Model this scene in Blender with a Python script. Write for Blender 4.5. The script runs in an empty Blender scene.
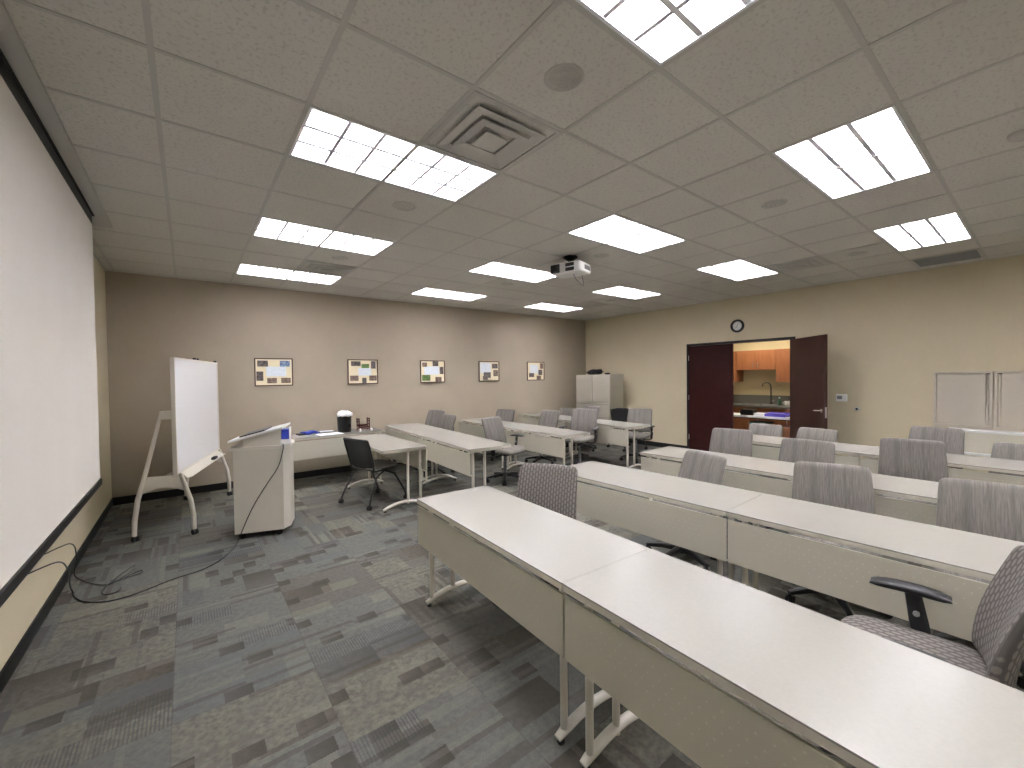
import bpy, bmesh, math, random
from mathutils import Vector, Matrix
PI = math.pi
scene = bpy.context.scene
COL = scene.collection

# ------------------------------------------------------------------ camera, world, exposure
CX, CY, CZ = 0.0925, -2.3283, 1.58
YAW, PITCH, ROLL = 0.6601, -0.0187, -0.0131
cy_, sy_, cp_, sp_ = math.cos(YAW), math.sin(YAW), math.cos(PITCH), math.sin(PITCH)
fwd = Vector((sy_*cp_, cy_*cp_, sp_)); rgt = Vector((cy_, -sy_, 0)); up_ = rgt.cross(fwd)
c_, s_ = math.cos(ROLL), math.sin(ROLL)
r2 = rgt*c_ + up_*s_; u2 = up_*c_ - rgt*s_
cam = bpy.data.cameras.new('camera'); camo = bpy.data.objects.new('camera', cam); COL.objects.link(camo)
m = Matrix((r2, u2, -fwd)).transposed().to_4x4(); m.translation = Vector((CX, CY, CZ)); camo.matrix_world = m
cam.sensor_width = 36; cam.lens = 418*36/1024; cam.clip_start = 0.02; cam.clip_end = 60
scene.camera = camo
world = bpy.data.worlds.new('world'); scene.world = world; world.use_nodes = True
world.node_tree.nodes['Background'].inputs[0].default_value = (0.02, 0.02, 0.02, 1)
world.node_tree.nodes['Background'].inputs[1].default_value = 0.02
scene.view_settings.view_transform = 'Standard'; scene.view_settings.look = 'None'
scene.view_settings.gamma = 1; scene.view_settings.use_curve_mapping = False
scene.view_settings.exposure = 3.0
TROFFER = 11.6           # emission of the fluorescent panels
KITCHEN = 3.0

G = 0.6096; H = 2.978; XL = -0.698; XR = 8.1725; YB = 4.983; YR = -4.62

# ------------------------------------------------------------------ materials
def new_mat(name, col, rough=0.5, metal=0.0, spec=0.5):
    m = bpy.data.materials.new(name); m.use_nodes = True
    b = m.node_tree.nodes['Principled BSDF']
    b.inputs['Base Color'].default_value = (*col, 1); b.inputs['Roughness'].default_value = rough
    b.inputs['Metallic'].default_value = metal; b.inputs['Specular IOR Level'].default_value = spec
    return m
class NT:
    def __init__(s, m): s.t = m.node_tree; s.b = s.t.nodes['Principled BSDF']
    def n(s, typ, **k):
        o = s.t.nodes.new(typ)
        for a, v in k.items(): setattr(o, a, v)
        return o
    def l(s, a, b): s.t.links.new(a, b)
    def val(s, x, sock):
        if isinstance(x, (int, float)): sock.default_value = x
        else: s.l(x, sock)
    def math(s, op, a, b=0.0, c=0.0):
        o = s.n('ShaderNodeMath', operation=op); s.val(a, o.inputs[0]); s.val(b, o.inputs[1])
        if op in ('MULTIPLY_ADD', 'COMPARE'): s.val(c, o.inputs[2])
        return o.outputs[0]
    def coords(s, kind='Object'):
        tc = s.n('ShaderNodeTexCoord'); sp = s.n('ShaderNodeSeparateXYZ'); s.l(tc.outputs[kind], sp.inputs[0])
        return tc.outputs[kind], sp.outputs[0], sp.outputs[1], sp.outputs[2]
    def comb(s, x, y, z=0.0):
        o = s.n('ShaderNodeCombineXYZ'); s.val(x, o.inputs[0]); s.val(y, o.inputs[1]); s.val(z, o.inputs[2]); return o.outputs[0]
    def mix(s, f, a, b):
        o = s.n('ShaderNodeMix', data_type='RGBA'); s.val(f, o.inputs[0])
        for v, i in ((a, 6), (b, 7)):
            if isinstance(v, tuple): o.inputs[i].default_value = (*v, 1)
            else: s.l(v, o.inputs[i])
        return o.outputs[2]
    def noise(s, vec, scale, detail=2.0, rough=0.5):
        o = s.n('ShaderNodeTexNoise'); s.l(vec, o.inputs['Vector']); o.inputs['Scale'].default_value = scale
        o.inputs['Detail'].default_value = detail; o.inputs['Roughness'].default_value = rough; return o.outputs[0]
    def white(s, vec):
        o = s.n('ShaderNodeTexWhiteNoise', noise_dimensions='3D'); s.l(vec, o.inputs['Vector']); return o.outputs[0]
    def ramp(s, f, lo, hi):
        o = s.n('ShaderNodeMapRange'); s.val(f, o.inputs[0]); o.inputs[1].default_value = lo; o.inputs[2].default_value = hi; return o.outputs[0]
    def bump(s, h, strength, dist=0.002):
        o = s.n('ShaderNodeBump'); s.l(h, o.inputs['Height']); o.inputs['Strength'].default_value = strength
        o.inputs['Distance'].default_value = dist; s.l(o.outputs[0], s.b.inputs['Normal'])
    def base(s, c): s.l(c, s.b.inputs['Base Color'])

def noisy(name, col, col2, rough, scale, bump=0.0, detail=3, metal=0.0, spec=0.5, dist=0.002):
    m = new_mat(name, col, rough, metal, spec); t = NT(m); v = t.coords()[0]
    f = t.noise(v, scale, detail); t.base(t.mix(t.ramp(f, 0.3, 0.7), col, col2))
    if bump: t.bump(f, bump, dist)
    return m

def wall_mat(name, c1, c2):
    m = new_mat(name, c1, 0.75, spec=0.2); t = NT(m); v, x, y, z = t.coords()
    f = t.noise(v, 2.2, 3); g = t.noise(t.comb(t.math('MULTIPLY', t.math('ADD', x, y), 60), 0.0, t.math('MULTIPLY', z, 8)), 1.0, 2)
    c = t.mix(t.ramp(f, 0.3, 0.7), c1, c2); c = t.mix(t.math('MULTIPLY', g, 0.18), c, tuple(k*0.75 for k in c1))
    t.base(c); t.bump(t.noise(v, 240, 2), 0.15, 0.001); return m
M = {}
M['wall_taupe'] = wall_mat('taupe wallcovering', (0.45, 0.385, 0.295), (0.48, 0.41, 0.315))
M['wall_beige'] = wall_mat('beige wallcovering', (0.66, 0.575, 0.40), (0.68, 0.595, 0.42))
M['base'] = new_mat('black vinyl base', (0.008, 0.008, 0.009), 0.45)
M['trim'] = new_mat('beige trim', (0.48, 0.44, 0.36), 0.5)
M['top'] = noisy('off white laminate', (0.345, 0.328, 0.295), (0.36, 0.342, 0.308), 0.27, 90, 0.03, dist=0.0005)
M['edge'] = new_mat('putty edge band', (0.62, 0.58, 0.49), 0.5)
M['putty'] = noisy('putty steel', (0.66, 0.62, 0.51), (0.68, 0.64, 0.53), 0.45, 30)
M['leg'] = new_mat('putty tube', (0.66, 0.62, 0.54), 0.32)
M['black'] = noisy('black plastic', (0.012, 0.012, 0.014), (0.018, 0.018, 0.020), 0.38, 40)
M['rubber'] = new_mat('black rubber', (0.01, 0.01, 0.01), 0.7)
M['chrome'] = new_mat('chrome', (0.75, 0.75, 0.75), 0.15, 1.0)
M['steel'] = new_mat('brushed steel', (0.6, 0.6, 0.6), 0.35, 1.0)
M['blackfab'] = noisy('black fabric', (0.02, 0.02, 0.022), (0.035, 0.034, 0.036), 0.9, 300, 0.3)
M['greyseat'] = noisy('grey vinyl', (0.22, 0.20, 0.185), (0.26, 0.24, 0.22), 0.6, 200, 0.2)
M['white'] = new_mat('white plastic', (0.78, 0.78, 0.76), 0.4)
M['whiteboard'] = new_mat('whiteboard surface', (0.90, 0.90, 0.91), 0.12)
M['screen'] = noisy('matte screen cloth', (0.79, 0.745, 0.67), (0.81, 0.765, 0.69), 0.9, 3)
M['ceilmetal'] = new_mat('ceiling grid paint', (0.55, 0.53, 0.50), 0.6, spec=0.2)
M['cab'] = noisy('beige cabinet paint', (0.56, 0.52, 0.43), (0.58, 0.54, 0.45), 0.5, 20)
M['cab2'] = new_mat('beige board paint', (0.60, 0.54, 0.44), 0.5)
M['groove'] = new_mat('dark gap', (0.03, 0.028, 0.025), 0.8)
M['door1'] = noisy('maroon door veneer', (0.034, 0.007, 0.006), (0.042, 0.009, 0.008), 0.6, 6, spec=0.2)
M['door2'] = noisy('dark brown door veneer', (0.048, 0.021, 0.016), (0.058, 0.026, 0.020), 0.55, 6, spec=0.25)
M['paper'] = new_mat('paper', (0.85, 0.85, 0.86), 0.7)
M['blue'] = new_mat('blue plastic', (0.03, 0.06, 0.42), 0.4)
M['purple'] = new_mat('violet blue plastic', (0.14, 0.11, 0.62), 0.4)
M['green'] = new_mat('dark green plastic', (0.02, 0.09, 0.06), 0.5)
M['redwood'] = new_mat('dark red wood', (0.09, 0.015, 0.012), 0.4)
M['kwall'] = noisy('kitchen wall paint', (0.66, 0.56, 0.34), (0.68, 0.58, 0.36), 0.8, 3)
M['kcounter'] = noisy('grey speckled counter', (0.09, 0.09, 0.08), (0.16, 0.155, 0.14), 0.3, 120)
M['kfloor'] = noisy('kitchen floor tile', (0.25, 0.22, 0.18), (0.28, 0.25, 0.2), 0.5, 5)
M['framewood'] = new_mat('dark picture frame', (0.07, 0.035, 0.022), 0.4)
M['mat'] = new_mat('cream mount', (0.88, 0.79, 0.57), 0.8)
M['can'] = new_mat('unlit downlight lens', (0.11, 0.11, 0.12), 0.35)
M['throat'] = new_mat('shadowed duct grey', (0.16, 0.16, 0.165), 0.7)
M['recess'] = new_mat('unlit lamp grey', (0.26, 0.26, 0.28), 0.5)
def wood(name, a, b):
    m = new_mat(name, a, 0.4); t = NT(m); v, x, y, z = t.coords()
    f = t.noise(t.comb(t.math('MULTIPLY', x, 14), t.math('MULTIPLY', y, 14), t.math('MULTIPLY', z, 1.6)), 1.6, 4)
    t.base(t.mix(t.ramp(f, 0.3, 0.7), a, b)); return m
M['maple'] = wood('orange maple veneer', (0.25, 0.09, 0.035), (0.32, 0.12, 0.05))
def emit(name, col, s):
    m = bpy.data.materials.new(name); m.use_nodes = True; t = m.node_tree; t.nodes.clear()
    e = t.nodes.new('ShaderNodeEmission'); o = t.nodes.new('ShaderNodeOutputMaterial')
    e.inputs[0].default_value = (*col, 1); e.inputs[1].default_value = s; t.links.new(e.outputs[0], o.inputs[0]); return m
M['lamp'] = emit('fluorescent tube glow', (0.98, 0.97, 0.97), TROFFER)
M['klamp'] = emit('kitchen lamp glow', (1.0, 0.92, 0.75), KITCHEN)
M['alu'] = new_mat('semi specular louver aluminium', (0.78, 0.78, 0.82), 0.5, 0.0, 0.2)
M['louver'] = new_mat('white louver enamel', (0.82, 0.82, 0.86), 0.3)

def ceiling_mat():
    m = new_mat('fissured ceiling tile', (0.6, 0.57, 0.53), 0.9, spec=0.1); t = NT(m); v = t.coords()[0]
    a = t.noise(v, 55, 3, 0.6); f = t.ramp(a, 0.36, 0.46)
    b = t.noise(v, 1.2, 2)
    c = t.mix(t.ramp(b, 0.3, 0.7), (0.66, 0.63, 0.585), (0.69, 0.66, 0.615))
    t.base(t.mix(f, (0.57, 0.54, 0.50), c)); t.bump(f, 0.25, 0.002); return m
M['ceiling'] = ceiling_mat()

def carpet_mat():
    m = new_mat('patterned carpet tile', (0.1, 0.1, 0.1), 0.95, spec=0.1); t = NT(m); v, X, Y, z = t.coords()
    T = 0.61; mu = lambda a, b: t.math('MULTIPLY', a, b); gt = lambda a, b: t.math('GREATER_THAN', a, b)
    wob = t.noise(v, 160, 1); wob = mu(t.math('SUBTRACT', wob, 0.5), 0.012)
    X = t.math('ADD', X, wob); Y = t.math('ADD', Y, wob)
    tx, ty = t.math('FLOOR', t.math('DIVIDE', t.math('ADD', X, 20.13), T)), t.math('FLOOR', t.math('DIVIDE', t.math('ADD', Y, 20.0), T))
    tn = t.white(t.comb(tx, ty, 3.3)); sw = gt(t.white(t.comb(tx, ty, 8.1)), 0.68)
    lx, ly = mu(t.math('FRACT', t.math('DIVIDE', t.math('ADD', X, 20.13), T)), T), mu(t.math('FRACT', t.math('DIVIDE', t.math('ADD', Y, 20.0), T)), T)
    d = mu(t.math('SUBTRACT', ly, lx), sw)
    x, y = t.math('ADD', lx, d), t.math('SUBTRACT', ly, d)
    def cell(sx, sy, ox, oy, seed, prob, fade=0.0):
        a = t.math('DIVIDE', t.math('ADD', x, ox), sx); b = t.math('DIVIDE', t.math('ADD', y, oy), sy)
        w = t.white(t.comb(t.math('ADD', t.math('FLOOR', a), mu(tx, 17.0)), t.math('ADD', t.math('FLOOR', b), mu(ty, 17.0)), seed))
        k = gt(w, 1-prob)
        if fade: k = mu(k, t.math('MULTIPLY_ADD', t.math('FRACT', a), fade, 1-fade))
        return k
    g1 = t.noise(v, 30, 6, 0.8); g2 = t.noise(v, 5, 3); g3 = t.noise(v, 120, 2, 0.6)
    base = t.mix(t.ramp(g1, 0.40, 0.60), (0.118, 0.112, 0.092), (0.220, 0.207, 0.170))
    base = t.mix(mu(t.ramp(g2, 0.35, 0.65), 0.40), base, (0.142, 0.143, 0.127))
    base = t.mix(mu(gt(tn, 0.62), 0.45), base, (0.122, 0.132, 0.134))
    base = t.mix(mu(t.math('LESS_THAN', tn, 0.14), 0.55), base, (0.105, 0.098, 0.086))
    base = t.mix(mu(cell(0.305, 0.2034, 0.0, 0.0, 1.7, 0.20, 0.6), 0.85), base, (0.068, 0.058, 0.047))
    base = t.mix(mu(cell(0.61, 0.1525, 0.0, 0.0, 5.1, 0.14, 0.3), 0.4), base, (0.112, 0.130, 0.142))
    base = t.mix(mu(cell(0.244, 0.122, 0.0, 0.05, 9.4, 0.10), 0.28), base, (0.265, 0.25, 0.20))
    base = t.mix(mu(cell(0.122, 0.0872, 0.04, 0.0, 12.9, 0.075, 0.4), 0.85), base, (0.062, 0.054, 0.045))
    base = t.mix(mu(cell(0.40, 0.0305, 0.1, 0.0, 15.2, 0.09), 0.5), base, (0.075, 0.068, 0.056))
    base = t.mix(mu(cell(0.61, 0.0305, 0.0, 0.0, 19.7, 0.06), 0.2), base, (0.26, 0.245, 0.20))
    rib = gt(t.math('SINE', mu(x, 2*PI/0.0152)), 0.1)
    base = t.mix(mu(mu(cell(0.305, 0.1525, 0.0, 0.0, 22.2, 0.17, 0.4), rib), 0.55), base, (0.055, 0.062, 0.072))
    base = t.mix(mu(t.ramp(g3, 0.4, 0.62), 0.28), base, (0.07, 0.068, 0.06))
    base = t.mix(mu(t.math('MAXIMUM', t.math('LESS_THAN', lx, 0.004), t.math('LESS_THAN', ly, 0.004)), 0.30), base, (0.04, 0.04, 0.04))
    t.base(base); t.bump(t.noise(v, 420, 2), 0.6, 0.004); return m
M['carpet'] = carpet_mat()

def oval_mat(name, ax, ay, pu=0.022, pv=0.036):
    m = new_mat(name, (0.1, 0.1, 0.1), 0.9, spec=0.15); t = NT(m); c = t.coords(); v = c[0]
    a = t.math('DIVIDE', t.math('ADD', c[1+ax], 10), pu); b = t.math('DIVIDE', t.math('ADD', c[1+ay], 10), pv)
    col = t.math('FLOOR', a); odd = t.math('FRACT', t.math('MULTIPLY', col, 0.5))
    fa = t.math('SUBTRACT', t.math('FRACT', a), 0.5); fb = t.math('SUBTRACT', t.math('FRACT', t.math('ADD', b, odd)), 0.5)
    d = t.math('ADD', t.math('POWER', t.math('ABSOLUTE', t.math('MULTIPLY', fa, 3.1)), 2.0), t.math('POWER', t.math('ABSOLUTE', t.math('MULTIPLY', fb, 2.3)), 2.0))
    k = t.ramp(d, 1.15, 0.75)
    f = t.noise(v, 260, 2)
    base = t.mix(k, (0.135, 0.122, 0.113), (0.262, 0.238, 0.217)); base = t.mix(t.math('MULTIPLY', f, 0.3), base, (0.12, 0.11, 0.10))
    t.base(base); t.bump(f, 0.3, 0.002); return m
def stripe_mat(name, ax, ay):
    m = new_mat(name, (0.1, 0.1, 0.1), 0.9, spec=0.15); t = NT(m); c = t.coords(); v = c[0]
    f = t.noise(t.comb(t.math('MULTIPLY', c[1+ax], 150), t.math('MULTIPLY', c[1+ay], 9)), 1.0, 3, 0.6)
    g = t.noise(t.comb(t.math('MULTIPLY', c[1+ax], 28), t.math('MULTIPLY', c[1+ay], 0.7), 4.0), 1.0, 1)
    base = t.mix(t.ramp(f, 0.35, 0.65), (0.180, 0.165, 0.148), (0.268, 0.248, 0.224))
    base = t.mix(t.math('MULTIPLY', t.ramp(g, 0.45, 0.62), 0.5), base, (0.142, 0.130, 0.117))
    t.base(base); t.bump(t.noise(v, 260, 2), 0.3, 0.002); return m
M['oval_v'] = oval_mat('oval pattern upholstery', 1, 2); M['oval_h'] = oval_mat('oval pattern seat', 1, 0)
M['stripe_v'] = stripe_mat('striped upholstery', 1, 2); M['stripe_h'] = stripe_mat('striped seat', 1, 0)

def panel_mat():
    m = new_mat('embossed modesty panel', (0.55, 0.515, 0.42), 0.45); t = NT(m); v, x, y, z = t.coords()
    p = 0.045
    a = t.math('DIVIDE', t.math('ADD', x, 10), p); b = t.math('DIVIDE', t.math('ADD', z, 10), p*0.7)
    odd = t.math('FRACT', t.math('MULTIPLY', t.math('FLOOR', b), 0.5))
    fa = t.math('SUBTRACT', t.math('FRACT', t.math('ADD', a, odd)), 0.5); fb = t.math('SUBTRACT', t.math('FRACT', b), 0.5)
    d = t.math('ADD', t.math('POWER', t.math('ABSOLUTE', fa), 2.0), t.math('POWER', t.math('MULTIPLY', t.math('ABSOLUTE', fb), 0.7), 2.0))
    dot = t.ramp(d, 0.0075, 0.0045)
    ctr = t.math('ADD', 0.585, t.math('MULTIPLY', t.math('SINE', t.math('MULTIPLY', x, 7.5)), 0.022))
    band = t.math('LESS_THAN', t.math('ABSOLUTE', t.math('SUBTRACT', z, ctr)), 0.068)
    side = t.math('LESS_THAN', t.math('ABSOLUTE', x), 0.60)
    k = t.math('MULTIPLY', t.math('MULTIPLY', dot, band), side)
    t.base(t.mix(t.math('MULTIPLY', k, 0.6), (0.55, 0.515, 0.42), (0.68, 0.65, 0.56))); t.bump(k, 0.5, 0.002); return m
M['panel'] = panel_mat()

# ------------------------------------------------------------------ mesh helpers
def bm_box(bm, c, s, rot=None, bev=0.0, seg=2):
    r = bmesh.ops.create_cube(bm, size=1.0); vs = r['verts']
    bmesh.ops.scale(bm, vec=s, verts=vs)
    if bev > 0:
        es = list({e for v in vs for e in v.link_edges})
        q = bmesh.ops.bevel(bm, geom=es, offset=bev, segments=seg, profile=0.5, affect='EDGES', clamp_overlap=True)
        vs = list({v for f in q['faces'] for v in f.verts} | {v for v in vs if v.is_valid})
    if rot is not None: bmesh.ops.rotate(bm, cent=(0, 0, 0), matrix=rot, verts=vs)
    bmesh.ops.translate(bm, vec=c, verts=vs)
def b3(x0, x1, y0, y1, z0, z1): return ((x0+x1)/2, (y0+y1)/2, (z0+z1)/2), (abs(x1-x0), abs(y1-y0), abs(z1-z0))
def bm_box3(bm, x0, x1, y0, y1, z0, z1, bev=0.0, seg=2):
    c, s = b3(x0, x1, y0, y1, z0, z1); bm_box(bm, c, s, None, bev, seg)
def bm_tube(bm, pts, r, seg=10, flat=(1.0, 1.0), ref=None):
    pts = [Vector(p) for p in pts]; rr = r if isinstance(r, (list, tuple)) else [r]*len(pts)
    rings = []; n = None
    for i, p in enumerate(pts):
        t = (pts[min(i+1, len(pts)-1)] - pts[max(i-1, 0)]).normalized()
        if n is None:
            n = Vector(ref) if ref else (Vector((0, 0, 1)) if abs(t.z) < 0.9 else Vector((1, 0, 0)))
        n = (n - t*n.dot(t)).normalized(); b = t.cross(n)
        rings.append([bm.verts.new(p + (n*math.cos(2*PI*k/seg)*flat[0] + b*math.sin(2*PI*k/seg)*flat[1])*rr[i]) for k in range(seg)])
    for i in range(len(rings)-1):
        for k in range(seg):
            bm.faces.new((rings[i][k], rings[i][(k+1) % seg], rings[i+1][(k+1) % seg], rings[i+1][k]))
    bm.faces.new(rings[0][::-1]); bm.faces.new(rings[-1])
def bm_cyl(bm, p0, p1, r, seg=16): bm_tube(bm, [p0, p1], r, seg)
def bm_lathe(bm, c, prof, seg=24, axis='z', closed=False):
    rings = []
    for (r, h) in prof:
        ring = []
        for k in range(seg):
            a = 2*PI*k/seg; x, y = r*math.cos(a), r*math.sin(a)
            p = {'z': (x, y, h), 'x': (h, x, y), 'y': (x, h, y)}[axis]
            ring.append(bm.verts.new(Vector(c)+Vector(p)))
        rings.append(ring)
    if closed: rings.append(rings[0])
    for i in range(len(rings)-1):
        for k in range(seg):
            bm.faces.new((rings[i][k], rings[i][(k+1) % seg], rings[i+1][(k+1) % seg], rings[i+1][k]))
    if not closed: bm.faces.new(rings[0][::-1]); bm.faces.new(rings[-1])
def bm_prism(bm, pts, f0, f1):
    """pts: outline; f0/f1 map an outline point to 3D for each cap"""
    a = [bm.verts.new(f0(*p)) for p in pts]; b = [bm.verts.new(f1(*p)) for p in pts]
    n = len(pts)
    for i in range(n): bm.faces.new((a[i], a[(i+1) % n], b[(i+1) % n], b[i]))
    bm.faces.new(a[::-1]); bm.faces.new(b)
def bm_cushion(bm, w, h, t, fmap, nu=28, nv=18, cexp=4.0, vexp=7.0, wfun=None, endw=0.86):
    """upholstered slab; fmap(a, b, c) -> 3D, a across, b along, c thickness"""
    rings = []
    for j in range(nv+1):
        v = -math.cos(PI*j/nv)
        k = max(1e-4, 1-abs(v)**vexp)
        wk = k**(1/vexp); tk = k**(1/3.0)
        if j in (0, nv): wk = endw; tk = 0.12
        hw = w/2*wk*(wfun(v) if wfun else 1); ht = t/2*tk
        ring = []
        for i in range(nu):
            a = 2*PI*i/nu; ca, sa = math.cos(a), math.sin(a)
            x = math.copysign(abs(ca)**(2/5.0), ca)*hw; y = math.copysign(abs(sa)**(2/cexp), sa)*ht
            ring.append(bm.verts.new(fmap(x, v*h/2, y)))
        rings.append(ring)
    for j in range(nv):
        for i in range(nu):
            bm.faces.new((rings[j][i], rings[j][(i+1) % nu], rings[j+1][(i+1) % nu], rings[j+1][i]))
    bm.faces.new(rings[0][::-1]); bm.faces.new(rings[-1])

def obj(name, bm, mat, parent=None, smooth=False, loc=None, rot=None):
    bmesh.ops.recalc_face_normals(bm, faces=bm.faces[:])
    me = bpy.data.meshes.new(name); bm.to_mesh(me); bm.free()
    if isinstance(mat, str): mat = M[mat]
    me.materials.append(mat)
    if smooth:
        me.polygons.foreach_set('use_smooth', [True]*len(me.polygons))
        try: me.set_sharp_from_angle(angle=math.radians(38))
        except Exception: pass
    o = bpy.data.objects.new(name, me); COL.objects.link(o)
    if parent: o.parent = parent
    if loc: o.location = loc
    if rot is not None: o.rotation_euler = (0, 0, rot)
    return o
def thing(name, label, cat, loc=(0, 0, 0), rz=0.0, group=None):
    o = bpy.data.objects.new(name, None); COL.objects.link(o); o.location = loc; o.rotation_euler = (0, 0, rz)
    o.empty_display_size = 0.1
    o['label'] = label; o['category'] = cat
    if group: o['group'] = group
    return o
def tag(o, label, cat, group=None):
    o['label'] = label; o['category'] = cat
    if group: o['group'] = group
    return o
def struct(name, bm, mat, parent=None, smooth=False):
    o = obj(name, bm, mat, parent, smooth)
    if parent is None: o['kind'] = 'structure'
    return o
def copy_tree(o, parent=None):
    c = o.copy(); COL.objects.link(c); c.parent = parent
    for ch in list(o.children): copy_tree(ch, c)
    return c
B = bmesh.new
def box1(x0, x1, y0, y1, z0, z1, bev=0.0):
    bm = B(); bm_box3(bm, x0, x1, y0, y1, z0, z1, bev); return bm

# ------------------------------------------------------------------ room shell
struct('floor', box1(XL-0.1, XR+0.06, YR-0.1, YB+0.1, -0.08, 0.0), 'carpet')
struct('wall_left', box1(XL-0.12, XL, YR-0.12, YB+0.12, 0, H+0.2), 'wall_beige')
struct('wall_back', box1(XL, XR, YB, YB+0.12, 0, H+0.2), 'wall_taupe')
struct('wall_rear', box1(XL, XR, YR-0.12, YR, 0, H+0.2), 'wall_beige')
DY0, DY1, DZ = 0.30, 2.235, 2.185           # rough opening of the double door
bm = B()
bm_box3(bm, XR, XR+0.12, YR-0.12, DY0, 0, H+0.2); bm_box3(bm, XR, XR+0.12, DY1, YB+0.12, 0, H+0.2)
bm_box3(bm, XR, XR+0.12, DY0, DY1, DZ, H+0.2)
struct('wall_right', bm, 'wall_beige')
BB = 0.10
struct('baseboard_left', box1(XL, XL+0.008, YR, YB, 0, BB), 'base')
struct('baseboard_back', box1(XL+0.008, XR-0.008, YB-0.008, YB, 0, BB), 'base')
bm = B(); bm_box3(bm, XR-0.008, XR, YR, DY0, 0, BB); bm_box3(bm, XR-0.008, XR, DY1, YB, 0, BB)
struct('baseboard_right', bm, 'base')
struct('baseboard_rear', box1(XL+0.008, XR-0.008, YR, YR+0.008, 0, BB), 'base')

# ceiling tiles, with open cells where lights are recessed
lights = [(i, j) for j in (-6, -3, 0, 3, 6) for i in (1, 5, 9)]
holes = {(i+d, j) for i, j in lights for d in (0, 1)}
bm = B()
for i in range(-2, 14):
    for j in range(-8, 9):
        if (i, j) in holes: continue
        x0, x1 = max(i*G, XL), min((i+1)*G, XR); y0, y1 = max(j*G, YR), min((j+1)*G, YB)
        if x1 <= x0 or y1 <= y0: continue
        bm_box3(bm, x0+0.0005, x1-0.0005, y0+0.0005, y1-0.0005, H+0.002, H+0.02)
struct('ceiling', bm, 'ceiling')
bm = B()
for i in range(-1, 14):
    bm_box3(bm, i*G-0.012, i*G+0.012, YR, YB, H-0.001, H+0.006)
for j in range(-7, 9):
    for i in range(-2, 14):
        x0, x1 = max(i*G+0.012, XL), min((i+1)*G-0.012, XR)
        if (i, j) in holes and (i, j-1) in holes: continue
        bm_box3(bm, x0, x1, j*G-0.012, j*G+0.012, H-0.0005, H+0.006)
struct('trim_1', bm, 'ceilmetal')
struct('trim_2', box1(XL-0.0, XL+0.022, YR, YB, H-0.002, H+0.004), 'ceilmetal')
struct('trim_3', box1(XR-0.022, XR, YR, YB, H-0.002, H+0.004), 'ceilmetal')
struct('trim_4', box1(XL+0.022, XR-0.022, YB-0.022, YB, H-0.002, H+0.004), 'ceilmetal')
struct('light_leak_lid', box1(XL, XR, YR-0.1, YB+0.1, H+0.19, H+0.2), 'groove')  # unseen lid added above the ceiling so no light leaks in

# ------------------------------------------------------------------ ceiling lights
def make_light():
    r = thing('ceiling_light', '', 'ceiling light')
    x0, x1, y0, y1 = 0.013, 2*G-0.013, 0.013, G-0.013
    bm = B(); w = 0.014; zt = 0.135
    bm_box3(bm, x0, x1, y0, y0+w, 0.0, zt); bm_box3(bm, x0, x1, y1-w, y1, 0.0, zt)
    bm_box3(bm, x0, x0+w, y0+w, y1-w, 0.0, zt); bm_box3(bm, x1-w, x1, y0+w, y1-w, 0.0, zt)
    bm_box3(bm, x0, x1, y0, y1, zt, zt+0.003)
    obj('housing', bm, 'louver', r)
    for k in range(3):
        yc = y0+w+(y1-y0-2*w)*(k+0.5)/3
        bm = B(); bm_cyl(bm, (x0+w+0.02, yc, 0.117), (x1-w-0.02, yc, 0.117), 0.0127, 10)
        obj('lamp_tube', bm, 'lamp', r, True)
    bm = B(); X0, X1, Y0, Y1 = x0+w, x1-w, y0+w, y1-w
    zb, zu = 0.004, 0.098
    def blade_x(y):      # blade running along x, parabolic wedge section
        sec = [(-0.004, zu), (-0.006, 0.05), (-0.011, zb+0.01), (-0.012, zb), (0.012, zb), (0.011, zb+0.01), (0.006, 0.05), (0.004, zu)]
        bm_prism(bm, sec, lambda a, b: (X0, y+a, b), lambda a, b: (X1, y+a, b))
    def blade_y(x):
        sec = [(-0.003, zu), (-0.005, 0.05), (-0.009, zb+0.01), (-0.010, zb+0.001), (0.010, zb+0.001), (0.009, zb+0.01), (0.005, 0.05), (0.003, zu)]
        bm_prism(bm, sec, lambda a, b: (x+a, Y0, b), lambda a, b: (x+a, Y1, b))
    for k in (1, 2): blade_x(Y0+(Y1-Y0)*k/3)
    for k in range(1, 6): blade_y(X0+(X1-X0)*k/6)
    obj('louver', bm, 'alu', r)
    return r
lname = {(1, -3): 'largest bright ceiling light, cut off by the top edge of the photo',
 (5, -3): 'recessed ceiling light at upper right, larger of the right-hand pair',
 (9, -3): 'recessed ceiling light at far right, just before the flat return grille',
 (1, 0): 'big recessed ceiling light on the left, beside the large square air diffuser',
 (5, 0): 'recessed ceiling light in the middle of the room, in front of the projector',
 (9, 0): 'recessed ceiling light nearest the wall clock, right of centre',
 (1, 3): 'recessed ceiling light on the left, second of the three toward the taupe wall',
 (5, 3): 'recessed ceiling light just left of the hanging projector',
 (9, 3): 'recessed ceiling light to the right behind the projector, in the row before last',
 (1, 6): 'recessed ceiling light at the left end of the last row by the taupe wall',
 (5, 6): 'recessed ceiling light in the middle of the last row by the taupe wall',
 (9, 6): 'recessed ceiling light nearest the far corner above the beige cabinet',
 (1, -6): 'unseen recessed ceiling light behind the camera on the screen side',  # unseen row added to continue the pattern and light the near tables
 (5, -6): 'unseen recessed ceiling light behind the camera in the middle',
 (9, -6): 'unseen recessed ceiling light behind the camera on the door side'}
L0 = make_light(); first = True
for ij in lights:
    o = L0 if first else copy_tree(L0); first = False
    o.location = (ij[0]*G, ij[1]*G, H-0.001); o['label'] = lname[ij]; o['group'] = 'recessed two by four louvered ceiling lights'

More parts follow.
